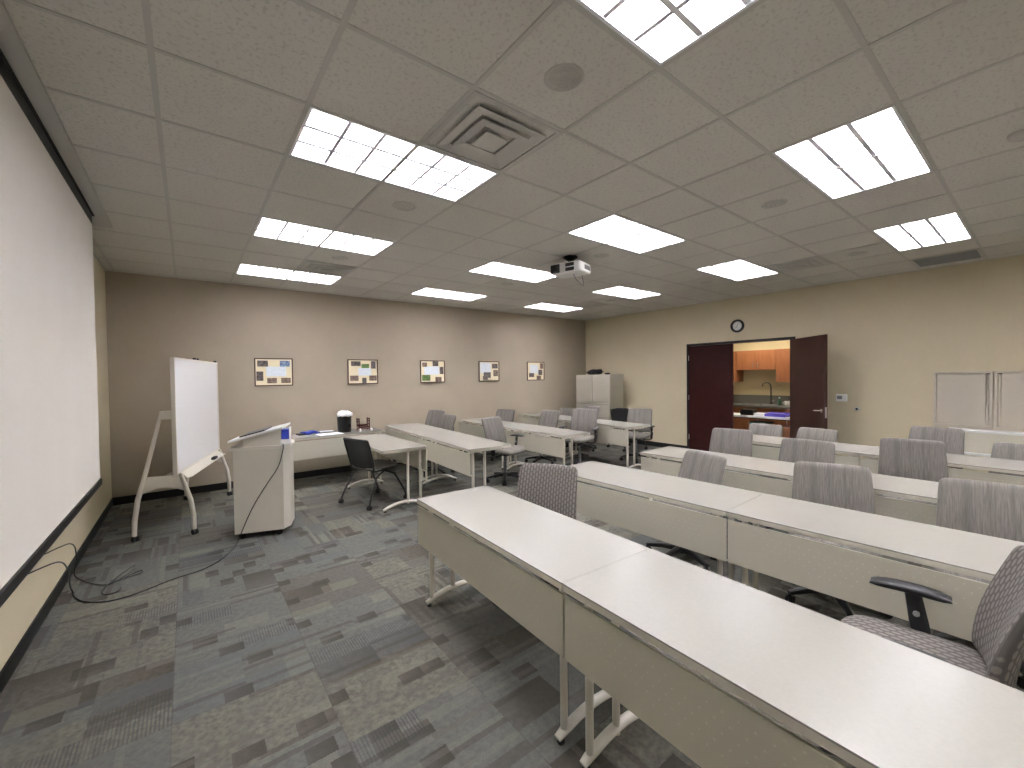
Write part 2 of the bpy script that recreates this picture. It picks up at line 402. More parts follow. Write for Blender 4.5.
# square diffusers
def make_diffuser():
    r = thing('air_diffuser', '', 'air vent')
    a = G/2-0.012
    def ring(bm, o, i, zo, zi, th=0.004):
        for sx, sy in ((1, 0), (-1, 0), (0, 1), (0, -1)):
            pts = []
            for (rad, z) in ((o, zo), (i, zi)):
                for s in (-1, 1):
                    p = (sx*rad + (0 if sx else s*rad), sy*rad + (0 if sy else s*rad), z); pts.append(p)
            q = [pts[0], pts[1], pts[3], pts[2]]
            lo = [bm.verts.new(p) for p in q]; hi = [bm.verts.new((p[0], p[1], p[2]+th)) for p in q]
            bm.faces.new(lo); bm.faces.new(hi[::-1])
            for k in range(4): bm.faces.new((lo[k], lo[(k+1) % 4], hi[(k+1) % 4], hi[k]))
    bm = B(); ring(bm, a, a-0.022, -0.004, -0.006)
    obj('frame', bm, 'ceilmetal', r)
    bm = B(); bm_box(bm, (0, 0, 0.006), (2*a-0.03, 2*a-0.03, 0.004)); obj('throat', bm, 'throat', r)
    bm = B(); ring(bm, a-0.062, a-0.122, -0.020, -0.012); obj('cone', bm, 'ceilmetal', r)
    bm = B(); ring(bm, a-0.132, a-0.186, -0.026, -0.018); obj('cone', bm, 'ceilmetal', r)
    bm = B(); bm_box(bm, (0, 0, -0.026), (0.155, 0.155, 0.006), None, 0.002); obj('centre_plate', bm, 'ceilmetal', r)
    return r
D0 = make_diffuser()
for n, (i, j, lb) in enumerate([(2, -1, 'large square stepped air diffuser beside the big left ceiling light'),
                                (10, -1, 'square air diffuser in the ceiling nearest the open door leaf, right of the clock'),
                                (2, 5, 'small looking square air diffuser between the two far left ceiling lights'),
                                (10, 5, 'square air diffuser near the far corner behind the projector')]):
    o = D0 if n == 0 else copy_tree(D0)
    o.location = ((i+0.5)*G, (j+0.5)*G, H); o['label'] = lb; o['group'] = 'square ceiling air diffusers'
r = thing('return_grille', 'flat grey perforated return air grille in ceiling by the right wall', 'air vent', (12.5*G, -2.5*G, H))
bm = B()
for s in (-1, 1):
    bm_box(bm, (s*0.285, 0, -0.003), (0.026, 0.596, 0.006)); bm_box(bm, (0, s*0.285, -0.003), (0.544, 0.026, 0.006))
obj('frame', bm, 'ceilmetal', r)
bm = B()
for k in range(24): bm_box(bm, (-0.272+0.0235*k+0.0015, 0, -0.0025), (0.015, 0.544, 0.004))
obj('grille', bm, M['recess'], r)

def make_can():
    r = thing('recessed_downlight', '', 'downlight')
    bm = B(); bm_lathe(bm, (0, 0, 0), [(0.078, 0.004), (0.094, 0.001), (0.096, -0.003), (0.092, -0.005), (0.084, -0.005), (0.078, 0.0)], 32, 'z', True); obj('trim_ring', bm, 'ceilmetal', r, True)
    bm = B(); bm_lathe(bm, (0, 0, 0), [(0.079, -0.002), (0.055, 0.004), (0.03, 0.007), (0.002, 0.008), (0.002, 0.010), (0.079, 0.008)], 32); obj('lens', bm, 'can', r, True)
    return r
C0 = make_can()
for n, (a, b, lb) in enumerate([(2.5, -1.5, 'unlit round downlight at top centre next to the large square diffuser'),
    (2.5, 1.5, 'unlit round downlight between the first and second left ceiling lights'),
    (6.5, -1.5, 'unlit round downlight left of the right-hand ceiling light pair'),
    (6.5, 1.5, 'unlit round downlight just right of and above the projector'),
    (10.5, -1.5, 'unlit round downlight nearest the far right ceiling light and right wall'),
    (6.5, 4.5, 'tiny unlit round downlight left of the projector between last light rows'),
    (10.5, 1.5, 'tiny unlit round downlight above the left door leaf and clock'),
    (2.5, 4.5, 'unlit round downlight between the two farthest left ceiling lights'),
    (10.5, 4.5, 'unlit round downlight in ceiling near the far corner')]):
    o = C0 if n == 0 else copy_tree(C0)
    o.location = (a*G, b*G, H+0.004); o['label'] = lb; o['group'] = 'unlit recessed round downlights'
bm = B(); bm_lathe(bm, (0, 0, 0), [(0.05, 0.0), (0.052, -0.01), (0.045, -0.03), (0.03, -0.04), (0.002, -0.042)], 24)
tag(obj('smoke_detector', bm, 'ceilmetal', smooth=True, loc=(4.02, -2.21, H+0.004)), 'small round smoke detector on ceiling at far right edge', 'smoke detector')

# ------------------------------------------------------------------ projection screen on the left
r = thing('projection_screen', 'huge pale pull-down projection screen hanging along the left wall', 'screen', (-0.5, 0.0, 0))
obj('housing', box1(-0.16, 0.09, -4.0, 2.86, H-0.022, H-0.002, 0.002), 'ceilmetal', r)
obj('slot', box1(-0.02, 0.015, -3.9, 2.55, H-0.026, H-0.0215), 'groove', r)
Y0s, Y1s = -3.4, 2.53
obj('screen_surface', box1(-0.002, 0.0, Y0s, Y1s, 0.775, 2.875), 'screen', r)
obj('drop_cloth', box1(-0.002, 0.0, Y0s, Y1s, 2.875, H-0.02), 'base', r)
bm = B(); bm_box3(bm, -0.014, 0.012, Y0s, Y1s, 0.722, 0.775, 0.004); bm_cyl(bm, (-0.001, Y1s, 0.748), (-0.001, Y1s+0.02, 0.748), 0.012, 12)
obj('weight_bar', bm, 'base', r)

# ------------------------------------------------------------------ training tables
TH = 0.737
def make_table(L, D, label, group, loc, th, cat='table', dots=True, name='training_table', rnd=0):
    r = thing(name, label, cat, (loc[0], loc[1], 0), th, group)
    def outline(e):
        w, d, q = L/2-0.0005, D/2-e, 0.036; out = []
        for sx, sy, a0 in ((1, -1, -90), (1, 1, 0), (-1, 1, 90), (-1, -1, 180)):
            k = q if sx == rnd else 0.006
            for j in range(7):
                a = math.radians(a0+15*j); out.append((sx*(w-k)+k*math.cos(a), sy*(d-k)+k*math.sin(a)))
        return out
    bm = B(); bm_prism(bm, outline(0.0), lambda a, b: (a, b, TH-0.006), lambda a, b: (a, b, TH)); obj('tabletop', bm, 'top', r)
    bm = B(); bm_prism(bm, outline(0.0), lambda a, b: (a, b, TH-0.031), lambda a, b: (a, b, TH-0.006)); obj('edge_band', bm, 'edge', r)
    bm = B(); bm_box(bm, (0, -D/2+0.010, TH-0.182), (L-0.008, 0.010, 0.264), None, 0.002); bm_box(bm, (0, -D/2+0.026, TH-0.311), (L-0.010, 0.024, 0.006)); 
    obj('modesty_panel', bm, 'panel' if dots else 'putty', r)
    bm = B(); bm_box(bm, (0, 0.03, TH-0.043), (L-0.2, 0.03, 0.024)); obj('cross_rail', bm, 'putty', r)
    lg = leg_mesh(D)
    for s in (-1, 1):
        o = bpy.data.objects.new('leg', lg); COL.objects.link(o); o.parent = r; o.location = (s*(L/2-0.075), 0, 0)
        for e in (-1, 1):
            g = bpy.data.objects.new('leveler', GL); COL.objects.link(g); g.parent = o; g.location = (0, e*(D/2-0.05), 0)
    return r
_lm = {}
def leg_mesh(D):
    if D in _lm: return _lm[D]
    bm = B(); w = D/2-0.03
    pts = []
    for k in range(17):
        t = -1+2*k/16; pts.append((0, t*w, 0.028+0.055*(1-t*t)))
    rad = [0.021*(0.75+0.25*min(1, (1-abs(-1+2*k/16))*5)) for k in range(17)]
    bm_tube(bm, pts, rad, 12, (0.8, 1.15))
    for y in (-0.215, -0.055): bm_cyl(bm, (0, y, 0.055), (0, y, TH-0.05), 0.0165, 14)
    bm_box(bm, (0, -0.04, TH-0.042), (0.06, D*0.72, 0.018), None, 0.003)
    bmesh.ops.recalc_face_normals(bm, faces=bm.faces[:])
    me = bpy.data.meshes.new('leg'); bm.to_mesh(me); bm.free(); me.materials.append(M['leg'])
    me.polygons.foreach_set('use_smooth', [True]*len(me.polygons)); me.set_sharp_from_angle(angle=math.radians(38))
    _lm[D] = me; return me
bm = B(); bm_lathe(bm, (0, 0, 0), [(0.016, 0.0), (0.018, 0.006), (0.008, 0.010), (0.008, 0.024)], 12)
GL = bpy.data.meshes.new('leveler'); bm.to_mesh(GL); bm.free(); GL.materials.append(M['rubber'])

def row(x, y, a, Ls, D, labels, group, gap=0.001, rnd=False):
    s = 0
    for L, lb in zip(Ls, labels):
        mid = s+L/2; ca, sa = math.cos(a), math.sin(a)
        px_, py_ = x+D/2*ca+mid*sa, y-mid*ca+D/2*sa
        make_table(L, D, lb, group, (px_, py_), a-PI/2, rnd=1 if (rnd and lb is labels[-1]) else 0)
        s += L+gap
GR = 'long white topped training tables with modesty panels'
row(1.334, 0.37, -0.0385, (1.49, 1.5), 0.57, ['nearest row white training table at left, its arched foot showing on open carpet',
    'nearest white training table, cut off by the bottom right corner'], GR)
row(2.635, 0.42, 0.026, (1.54, 1.5), 0.59, ['second row white table behind the oval-patterned chair back',
    'second row white table behind the chair with raised black armrest'], GR)
row(3.962, 0.40, 0.008, (1.5, 1.5), 0.58, ['third row white table at its left end, before the maroon door leaf',
    'third row white table at right, mostly hidden by grey chair backs'], GR)
row(5.60, 0.38, -0.018, (1.5, 1.5), 0.62, ['fourth row white table nearest the open kitchen doorway',
    'fourth row white table at far right below the wall boards'], GR)
row(2.845, 4.90, -0.063, (1.55, 1.57), 0.60, ['left block first row white table at far end, under the third picture',
    'left block first row white table, its near end legs bare beside grey armchair'], GR, rnd=True)
row(4.27, 4.79, -0.015, (1.48, 1.49), 0.545, ['left block second row white table at taupe wall, under the fourth picture',
    'left block middle row white table with near legs behind patterned chair back'], GR, rnd=True)
row(5.88, 4.92, -0.078, (1.56, 1.56), 0.575, ['left block last row white table at taupe wall, before the beige cabinet',
    'left block last row white table, near end toward the single corner chairs'], GR, rnd=True)
make_table(1.52, 0.57, 'white topped side table at right angle to wall desk, black mesh chair at it', None, (2.125, 3.13), PI/2, dots=False, rnd=-1)
make_table(1.50, 0.56, 'white topped wall desk under first two pictures carrying black bin and papers', None, (1.84, 4.50), 0.025, dots=False, name='wall_desk', cat='desk')

# ------------------------------------------------------------------ task chairs
def rotz(a): return Matrix.Rotation(a, 3, 'Z')
def caster(bm, x, y, a):
    d = Vector((math.cos(a), math.sin(a), 0)); n = Vector((-d.y, d.x, 0)); c = Vector((x, y, 0.027))-d*0.008
    for s in (-1, 1):
        bm_cyl(bm, c+n*s*0.006, c+n*s*0.022, 0.027, 14)
    bm_tube(bm, [c+Vector((0, 0, 0.012)), Vector((x, y, 0.05)), Vector((x, y, 0.066))], [0.012, 0.012, 0.009], 8)
def make_chair(pat, arms=True):
    r = thing('task_chair', '', 'chair')
    P = lambda n, bm, m, sm=True: obj(n, bm, m, r, sm)
    bm = B()
    bm_lathe(bm, (0, 0, 0), [(0.045, 0.075), (0.05, 0.085), (0.045, 0.125), (0.03, 0.135)], 16)
    for k in range(5):
        a = 2*PI*k/5+0.3; d = Vector((math.cos(a), math.sin(a), 0))
        bm_tube(bm, [d*0.02+Vector((0, 0, 0.105)), d*0.16+Vector((0, 0, 0.095)), d*0.29+Vector((0, 0, 0.072))], [0.036, 0.028, 0.019], 8, (0.8, 1.0))
    P('star_base', bm, 'black')
    for k in range(5):
        a = 2*PI*k/5+0.3; bm = B(); caster(bm, 0.285*math.cos(a), 0.285*math.sin(a), a+0.6); P('caster', bm, 'rubber')
    bm = B(); bm_cyl(bm, (0, 0, 0.12), (0, 0, 0.30), 0.026, 16); bm_cyl(bm, (0, 0, 0.29), (0, 0, 0.40), 0.014, 12); P('gas_column', bm, 'recess')
    hi = []
    bm = B(); bm_box(bm, (-0.02, 0, 0.395), (0.22, 0.17, 0.045), None, 0.012); bm_tube(bm, [(0.04, -0.05, 0.395), (0.04, -0.22, 0.392)], 0.007, 8)
    bm_tube(bm, [(0.04, -0.22, 0.392), (0.04, -0.26, 0.392)], [0.007, 0.012], 8)
    hi.append(P('tilt_mechanism', bm, 'black'))
    bm = B()
    def fs(a, b, c):
        z = 0.455 + c - 0.02*max(0, (b-0.12)/0.12)**2 + 0.012*(a/0.24)**2
        return (b+0.02, a, z)
    bm_cushion(bm, 0.49, 0.47, 0.085, fs, 32, 18, 3.0, 5.0); hi.append(P('seat', bm, pat+'_h'))
    bm = B()
    def fb(a, b, c):
        t = (b+0.215)/0.43
        x = -0.205 - 0.075*t - 0.035*math.sin(PI*t)*0 + 0.045*(a/0.235)**2 + 0.026*math.cos(PI*(t-0.32)) - 0.012
        return (x+c, a, 0.715+b)
    bm_cushion(bm, 0.475, 0.43, 0.055, fb, 36, 24, 3.2, 16.0, lambda v: 0.985-0.045*v, 0.93); hi.append(P('backrest', bm, pat+'_v'))
    bm = B(); bm_tube(bm, [(-0.08, 0, 0.395), (-0.20, 0, 0.39), (-0.265, 0, 0.43), (-0.272, 0, 0.52), (-0.277, 0, 0.72)], [0.02, 0.024, 0.026, 0.026, 0.02], 10, (0.55, 1.5), ref=(0, 0, 1))
    bm_box(bm, (-0.272, 0, 0.66), (0.02, 0.24, 0.16), Matrix.Rotation(-0.12, 3, 'Y'), 0.008)
    hi.append(P('back_support', bm, 'black'))
    if arms:
        for s in (-1, 1):
            bm = B()
            bm_tube(bm, [(-0.02, s*0.08, 0.392), (-0.02, s*0.22, 0.388), (-0.015, s*0.272, 0.41), (0.0, s*0.285, 0.50), (0.02, s*0.285, 0.628)], [0.018, 0.02, 0.024, 0.026, 0.022], 10, (0.6, 1.25), ref=(0, 0, 1))
            a = P('armrest', bm, 'black'); hi.append(a)
            bm = B()
            def fa(p, q, c, s=s): return (q+0.03, s*0.285+p, 0.640+c-0.6*q*q)
            bm_cushion(bm, 0.085, 0.25, 0.028, fa, 18, 10, 2.6, 4.0); obj('arm_pad', bm, 'black', a, True)
            bm = B(); bm_cyl(bm, (0.008, s*0.262, 0.545), (0.008, s*0.308, 0.545), 0.011, 14); obj('adjuster_button', bm, 'steel', a, True)
    return r, {o.name.split('.')[0] for o in hi}
PROTO = {'oval': make_chair('oval'), 'stripe': make_chair('stripe')}
UP = {'tilt_mechanism', 'seat', 'backrest', 'back_support', 'armrest'}
used = set()
def chair(kind, x, y, ang, dz, label, group):
    p = PROTO[kind][0]
    if kind in used: r = copy_tree(p)
    else: r = p; used.add(kind)
    r.location = (x, y, 0); r.rotation_euler = (0, 0, ang); r['label'] = label; r['group'] = group
    for ch in r.children:
        ch.location.z = dz if ch.name.split('.')[0] in UP else 0
    return r
def chair_back(kind, c, ab, z, label, group, back=0.27):
    """place by the centre of the backrest top (c), its left-to-right direction and its height"""
    dx, dy = ab; n = math.hypot(dx, dy); f = Vector((dy/n, -dx/n))
    k = (1.58-z)/(1.58-0.93)
    cx, cy = CX+(c[0]-CX)*k, CY+(c[1]-CY)*k
    p = Vector((cx, cy)) + f*back
    chairs.append((kind, p.x, p.y, math.atan2(f.y, f.x), z-0.925, label, group))
chairs = []
CR = 'grey upholstered task chairs at the training tables'
chair_back('oval', (2.149, -.105), (.20, -.40), .905, 'oval-patterned grey task chair behind the nearest row table', CR)
chair_back('stripe', (3.40, -.62), (-.14, -.42), .885, 'striped grey chair turned aside, leftmost of the chairs behind second row table', CR)
chair_back('stripe', (3.637, -1.391), (.12, -.42), .90, 'large striped grey chair back in the middle behind second row table', CR)
chair_back('stripe', (3.70, -2.13), (.05, -.42), .90, 'striped grey chair back at right edge directly behind the second row table', CR)
chair_back('stripe', (5.062, -.074), (.07, -.45), .90, 'striped grey chair whose back stands in front of the maroon door leaf', CR)
chair_back('stripe', (4.759, -.912), (.02, -.45), .90, 'striped grey chair back behind third row table, below the open brown door leaf', CR)
chair_back('stripe', (5.469, -1.529), (.09, -.44), .925, 'striped dark grey chair back fully seen right of centre, third row', CR)
chair_back('stripe', (5.841, -.138), (-.03, -.44), .835, 'low striped chair back seen below the kitchen cart, behind fourth row table', CR)
chair_back('stripe', (5.787, -.701), (-.07, -.43), .855, 'low striped chair back under the silver door lever, behind fourth row table', CR)
chair_back('stripe', (6.797, -1.543), (-.05, -.44), .92, 'striped chair back just below the left wall board', CR)
chair_back('stripe', (5.76, -2.22), (-.05, -.42), .86, 'striped chair back cut off at right edge under the white side counter', CR)
chair_back('stripe', (3.93, 5.001), (.10, -.44), .975, 'left of the two overlapping grey chair backs under the third and fourth pictures', CR)
chair_back('stripe', (3.62, 3.967), (-.0, -.45), .945, 'right of the two overlapping grey chair backs at the left block first row', CR)
chair_back('stripe', (4.97, 4.15), (.1, -.40), .92, 'grey chair back below the fourth picture, behind the turned armchair', CR)
chair_back('stripe', (5.364, 3.307), (.03, -.43), .925, 'grey chair tucked behind left block middle row, left of the cabinet', CR)
chair_back('stripe', (6.10, 3.14), (.16, -.40), .992, 'tall grey armchair standing in front of the beige cabinet', CR)
chair_back('stripe', (6.04, 3.55), (-.02, -.42), .83, 'grey chair mostly hidden behind the last row table left of cabinet', CR)
chair_back('stripe', (6.70, 3.50), (.0, -.42), .905, 'grey chair hidden behind the tall armchair in front of cabinet drawers', CR)
chair_back('stripe', (6.86, 2.43), (.13, -.40), .93, 'grey task chair alone by the right wall next to the beige cabinet', CR)
def drop_arms(r):
    for ch in list(r.children):
        if ch.name.split('.')[0] == 'armrest':
            for g in list(ch.children): bpy.data.objects.remove(g)
            bpy.data.objects.remove(ch)
placed = [chair(*c) for c in chairs]
# turned chairs placed by hand
chair('stripe', 3.845, 2.70, math.radians(-74), 0.02, 'grey task chair turned sideways with seat and black armrest in full view', CR)
chair('oval', 2.19, -2.035, math.radians(97), 0.03, 'oval-patterned task chair at right edge, turned, raised black armrest showing', CR)

for r in placed[:11]+placed[11:13]: drop_arms(r)          # the armless ones

# black nesting chair with mesh back
def mesh_chair(loc, rz, label, group):
    r = thing('nesting_chair', label, 'chair', (*loc, 0), rz, group)
    bm = B(); bm_cushion(bm, 0.46, 0.44, 0.055, lambda a, b, c: (b+0.02, a, 0.465+c), 28, 14, 3, 5); obj('seat', bm, 'greyseat' if group is None else 'blackfab', r, True)
    bm = B()
    def fb(a, b, c):
        t = (b+0.2)/0.4; return (-0.20-0.11*t+c+0.05*(a/0.23)**2, a, 0.645+b)
    bm_cushion(bm, 0.45, 0.37, 0.018, fb, 30, 14, 3, 7, lambda v: 1.0); obj('backrest', bm, 'blackfab', r, True)
    bm = B()
    for s in (-1, 1):
        bm_tube(bm, [(-0.05, s*0.20, 0.425), (-0.17, s*0.215, 0.43), (-0.175, s*0.225, 0.50), (-0.24, s*0.235, 0.74), (-0.265, s*0.225, 0.825)], 0.012, 8)
    bm_tube(bm, [(-0.267, 0.225, 0.823), (-0.315, 0.0, 0.837), (-0.267, -0.225, 0.823)], 0.011, 8)
    obj('back_frame', bm, 'black', r, True)
    for sx in (-1, 1):
        for sy in (-1, 1):
            bm = B(); bm_tube(bm, [(-sx*0.03, sy*0.20, 0.432), (sx*0.14, sy*0.23, 0.36), (sx*0.25, sy*0.265, 0.15), (sx*0.285, sy*0.275, 0.062)], 0.012, 8)
            l = obj('leg', bm, 'black', r, True)
            bm = B(); caster(bm, sx*0.285, sy*0.275, 0.4); obj('caster', bm, 'rubber', l, True)
    bm = B(); bm_tube(bm, [(0.14, -0.2, 0.43), (0.14, 0.2, 0.43)], 0.011, 8); bm_tube(bm, [(-0.14, -0.2, 0.43), (-0.14, 0.2, 0.43)], 0.011, 8); obj('seat_frame', bm, 'black', r, True)
    return r
mesh_chair((1.96, 3.0), 0.33, 'black mesh-backed nesting chair on casters at the side table by the lectern', None)
mesh_chair((7.50, 3.22), math.radians(-107), 'dark chair half hidden between the beige cabinet and grey wall-side chair', 'dark')

# ------------------------------------------------------------------ mobile whiteboard easel
ang = math.atan2(0.966, 0.258)              # local x runs along the board
r = thing('whiteboard_easel', 'white mobile whiteboard easel on casters in the left corner by the screen', 'whiteboard', (-0.12, 3.12, 0), ang)
def W(s, t, z): return (s, -t, z)           # s along board, t toward the room
def a_frame(s0):
    bm = B()
    bm_tube(bm, [W(s0, 0.0, 1.275), W(s0, -0.05, 1.05), W(s0, -0.15, 0.62), W(s0, -0.205, 0.41), W(s0, -0.235, 0.2), W(s0, -0.24, 0.055)], [0.016, 0.017, 0.019, 0.022, 0.022, 0.02], 10, (1.0, 1.0))
    bm_tube(bm, [W(s0, 0.14, 0.64), W(s0, 0.175, 0.52), W(s0, 0.222, 0.355), W(s0, 0.243, 0.2), W(s0, 0.243, 0.055)], [0.018, 0.020, 0.022, 0.022, 0.02], 10)
    return obj('side_frame', bm, 'leg', r, True)
for s0 in (0.0, 1.545):
    f = a_frame(s0)
    bm = B(); out = [(-0.145, 0.625), (0.15, 0.625), (0.185, 0.455)]
    for k in range(1, 12):
        t = k/12; out.append((0.185-0.365*t, 0.455+0.055*math.sin(PI*t)))
    out.append((-0.18, 0.455))
    bm_prism(bm, out, lambda a, b: W(s0-0.008, a, b), lambda a, b: W(s0+0.008, a, b)); obj('arch_panel', bm, 'leg', f)
    for t in (-0.24, 0.243):
        bm = B(); p = W(s0, t, 0); caster(bm, p[0], p[1], 0.8); obj('caster', bm, 'rubber', f, True)
    bm = B(); bm_box(bm, W(s0, 0.05, 1.235), (0.03, 0.12, 0.085), None, 0.006); bm_box(bm, W(s0, 0.105, 0.66), (0.03, 0.05, 0.11), None, 0.006); obj('board_bracket', bm, 'leg', f)
bm = B(); bm_box(bm, W(0.765, 0.11, 1.225), (1.64, 0.03, 1.175), None, 0.004); obj('board_core', bm, 'leg', r)
bm = B(); bm_box(bm, W(0.765, 0.127, 1.225), (1.61, 0.004, 1.145)); obj('writing_surface', bm, 'whiteboard', r)
bm = B()
for z in (0.646, 1.806): bm_box(bm, W(0.765, 0.129, z), (1.65, 0.012, 0.018), None, 0.003)
for s in (-0.055, 1.585): bm_box(bm, W(s, 0.129, 1.226), (0.016, 0.012, 1.18), None, 0.003)
obj('frame', bm, 'leg', r)
bm = B()
for s in (0.62, 0.72, 1.50): bm_box(bm, W(s, 0.128, 1.825), (0.045, 0.03, 0.022), None, 0.004)
obj('paper_clip', bm, 'black', r)
bm = B(); bm_prism(bm, [(0.125, 0.635), (0.135, 0.635), (0.19, 0.575), (0.215, 0.590), (0.218, 0.58), (0.19, 0.56), (0.125, 0.61)], lambda a, b: W(0.05, a, b), lambda a, b: W(1.50, a, b)); obj('pen_tray', bm, 'leg', r)
bm = B(); bm_tube(bm, [W(0, 0.0, 0.60), W(1.545, 0.0, 0.60)], 0.015, 10); obj('cross_bar', bm, 'leg', r, True)
def easel_pt(s, t, z):
    d = Vector((math.cos(ang), math.sin(ang))); n = Vector((d.y, -d.x)); p = Vector((-0.12, 3.12))+d*s+n*t; return (p.x, p.y, z)
bm = B(); bm_box(bm, (0, 0, 0), (0.13, 0.045, 0.03), None, 0.008); tag(obj('board_eraser', bm, 'blackfab', loc=easel_pt(1.05, 0.195, 0.607), rot=ang), 'black felt eraser on the whiteboard tray', 'eraser')
for k, (s, z) in enumerate([(1.22, 0.594), (1.38, 0.594)]):
    bm = B(); bm_cyl(bm, (-0.06, 0, 0), (0.06, 0, 0), 0.008, 10); bm_cyl(bm, (0.045, 0, 0), (0.065, 0, 0), 0.0085, 10)
    tag(obj('marker_pen', bm, 'white', smooth=True, loc=easel_pt(s, 0.197, z), rot=ang), ['white marker pen on the whiteboard tray right next to the black eraser', 'white marker pen at the far end of the whiteboard tray'][k], 'marker', 'marker pens on the whiteboard tray')

# ------------------------------------------------------------------ lectern
al = math.atan2(-0.32, 0.947)
r = thing('lectern', 'putty coloured rolling lectern with slanted reading top, beside the whiteboard', 'lectern', (0.426, 2.569, 0), al)
# local: x to the audience side (right), y to the back; near side panel at y=0
Wd, Dp = 0.435, 0.43
bm = B(); bm_box3(bm, 0.0, Wd, 0.0, 0.018, 0.06, 0.885, 0.002); obj('side_panel', bm, 'edge', r)
bm = B(); bm_box3(bm, 0.0, Wd, Dp-0.018, Dp, 0.06, 0.885, 0.002); obj('side_panel', bm, 'edge', r)
bm = B(); bm_prism(bm, [(Wd, 0.018), (Wd+0.045, 0.10), (Wd+0.045, Dp-0.10), (Wd, Dp-0.018), (Wd-0.015, Dp-0.018), (Wd+0.03, Dp-0.105), (Wd+0.03, 0.105), (Wd-0.015, 0.018)], lambda a, b: (a, b, 0.06), lambda a, b: (a, b, 0.885)); obj('front_panel', bm, 'edge', r)
for z in (0.08, 0.45):
    bm = B(); bm_box3(bm, 0.02, Wd-0.02, 0.018, Dp-0.018, z, z+0.018); obj('shelf', bm, 'edge', r)
bm = B(); bm_prism(bm, [(-0.025, -0.015), (Wd+0.005, -0.015), (Wd+0.06, 0.09), (Wd+0.06, Dp-0.09), (Wd+0.005, Dp+0.015), (-0.025, Dp+0.015)], lambda a, b: (a, b, 0.885), lambda a, b: (a, b, 0.915)); obj('worktop', bm, 'leg', r)
for y in (0.025, Dp-0.045):
    bm = B(); bm_prism(bm, [(0.08, 0.915), (Wd-0.03, 0.915), (Wd-0.03, 1.063), (0.08, 0.988)], lambda a, b: (a, y, b), lambda a, b: (a, y+0.02, b))
    obj('riser', bm, 'edge', r)
ta = math.atan2(0.125, 0.52)
bm = B(); bm_prism(bm, [(-0.035, 0.963), (0.44, 1.080), (0.44, 1.100), (-0.035, 0.983)], lambda a, b: (a, -0.02, b), lambda a, b: (a, Dp+0.02, b)); obj('reading_top', bm, 'white', r)
for (x, y) in ((0.06, 0.05), (0.38, 0.05), (0.06, Dp-0.05), (0.38, Dp-0.05)):
    bm = B(); caster(bm, x, y, 0.5); obj('caster', bm, 'rubber', r, True)
def lect(x, y, z):
    return (0.426+x*math.cos(al)-y*math.sin(al), 2.569+x*math.sin(al)+y*math.cos(al), z)
bm = B(); bm_prism(bm, [(0.05, 1.0050), (0.27, 1.0592), (0.27, 1.073), (0.05, 1.019)], lambda a, b: (a, 0.04, b), lambda a, b: (a, 0.40, b))
o = obj('control_pad', bm, 'black'); o.location = (0.426, 2.569, 0.0005); o.rotation_euler = (0, 0, al); tag(o, 'thin black pad lying on the slanted lectern top', 'pad')
o = thing('tissue_box', 'small blue and white box on the right corner of the lectern worktop', 'box', lect(0.452, 0.09, 0.916), al)
bm = B(); bm_box(bm, (0, 0, 0.10), (0.07, 0.09, 0.10), None, 0.004); obj('box_body', bm, M['blue'], o)
bm = B(); bm_box(bm, (0, 0, 0.025), (0.085, 0.11, 0.05), None, 0.004); obj('box_base', bm, 'white', o)
bm = B(); bm_box(bm, (0.0405, 0, 0.11), (0.006, 0.10, 0.12), None, 0.002); obj('side_flap', bm, 'white', o)

# cables
def cable(name, pts, rad, label):
    cu = bpy.data.curves.new(name, 'CURVE'); cu.dimensions = '3D'; sp = cu.splines.new('NURBS'); sp.points.add(len(pts)-1)
    for i, p in enumerate(pts): sp.points[i].co = (*p, 1)
    sp.use_endpoint_u = True; sp.order_u = 3; cu.bevel_depth = rad; cu.bevel_resolution = 2; cu.resolution_u = 5
    cu.materials.append(M['black'])
    tmp = bpy.data.objects.new(name, cu); COL.objects.link(tmp)
    me = bpy.data.meshes.new_from_object(tmp.evaluated_get(bpy.context.evaluated_depsgraph_get()))
    COL.objects.unlink(tmp); bpy.data.objects.remove(tmp)
    o = bpy.data.objects.new(name, me); COL.objects.link(o)
    me.polygons.foreach_set('use_smooth', [True]*len(me.polygons))
    return tag(o, label, 'cable')
FZ = 0.006
cable('floor_cable', [(-0.694, 1.38, 0.44), (-0.62, 1.42, 0.46), (-0.57, 1.58, 0.43), (-0.58, 1.80, 0.28), (-0.62, 2.05, 0.10), (-0.62, 2.15, FZ), (-0.60, 2.05, FZ), (-0.53, 1.90, FZ), (-0.41, 1.80, FZ), (-0.31, 1.79, FZ), (-0.20, 1.83, FZ), (-0.11, 1.89, FZ), (-0.01, 1.94, FZ), (0.18, 1.98, FZ),
      (0.33, 2.17, FZ), (0.40, 2.36, FZ), (0.44, 2.48, FZ), (0.47, 2.54, 0.05), (0.56, 2.497, 0.30), (0.70, 2.45, 0.55), (0.80, 2.415, 0.70), (0.835, 2.40, 0.86), (0.842, 2.40, 0.905), (0.842, 2.43, 0.925)], 0.0045,
      'long thin black cable running from left wall over the carpet up the lectern')
cable('cable_loop', [(-0.694, 1.68, 0.45), (-0.62, 1.74, 0.47), (-0.57, 1.95, 0.44), (-0.60, 2.20, 0.22), (-0.65, 2.36, 0.06), (-0.60, 2.36, FZ), (-0.50, 2.20, FZ), (-0.42, 2.12, FZ), (-0.34, 2.24, FZ), (-0.28, 2.40, FZ), (-0.30, 2.48, FZ), (-0.38, 2.30, FZ), (-0.46, 2.05, FZ), (-0.42, 1.92, FZ), (-0.33, 1.95, FZ), (-0.36, 2.10, 0.013), (-0.34, 2.22, FZ), (-0.24, 2.32, FZ), (-0.22, 2.24, FZ), (-0.31, 2.19, 0.013), (-0.40, 2.14, 0.016)], 0.004,
      'loosely looped black cable on the carpet below the screen')

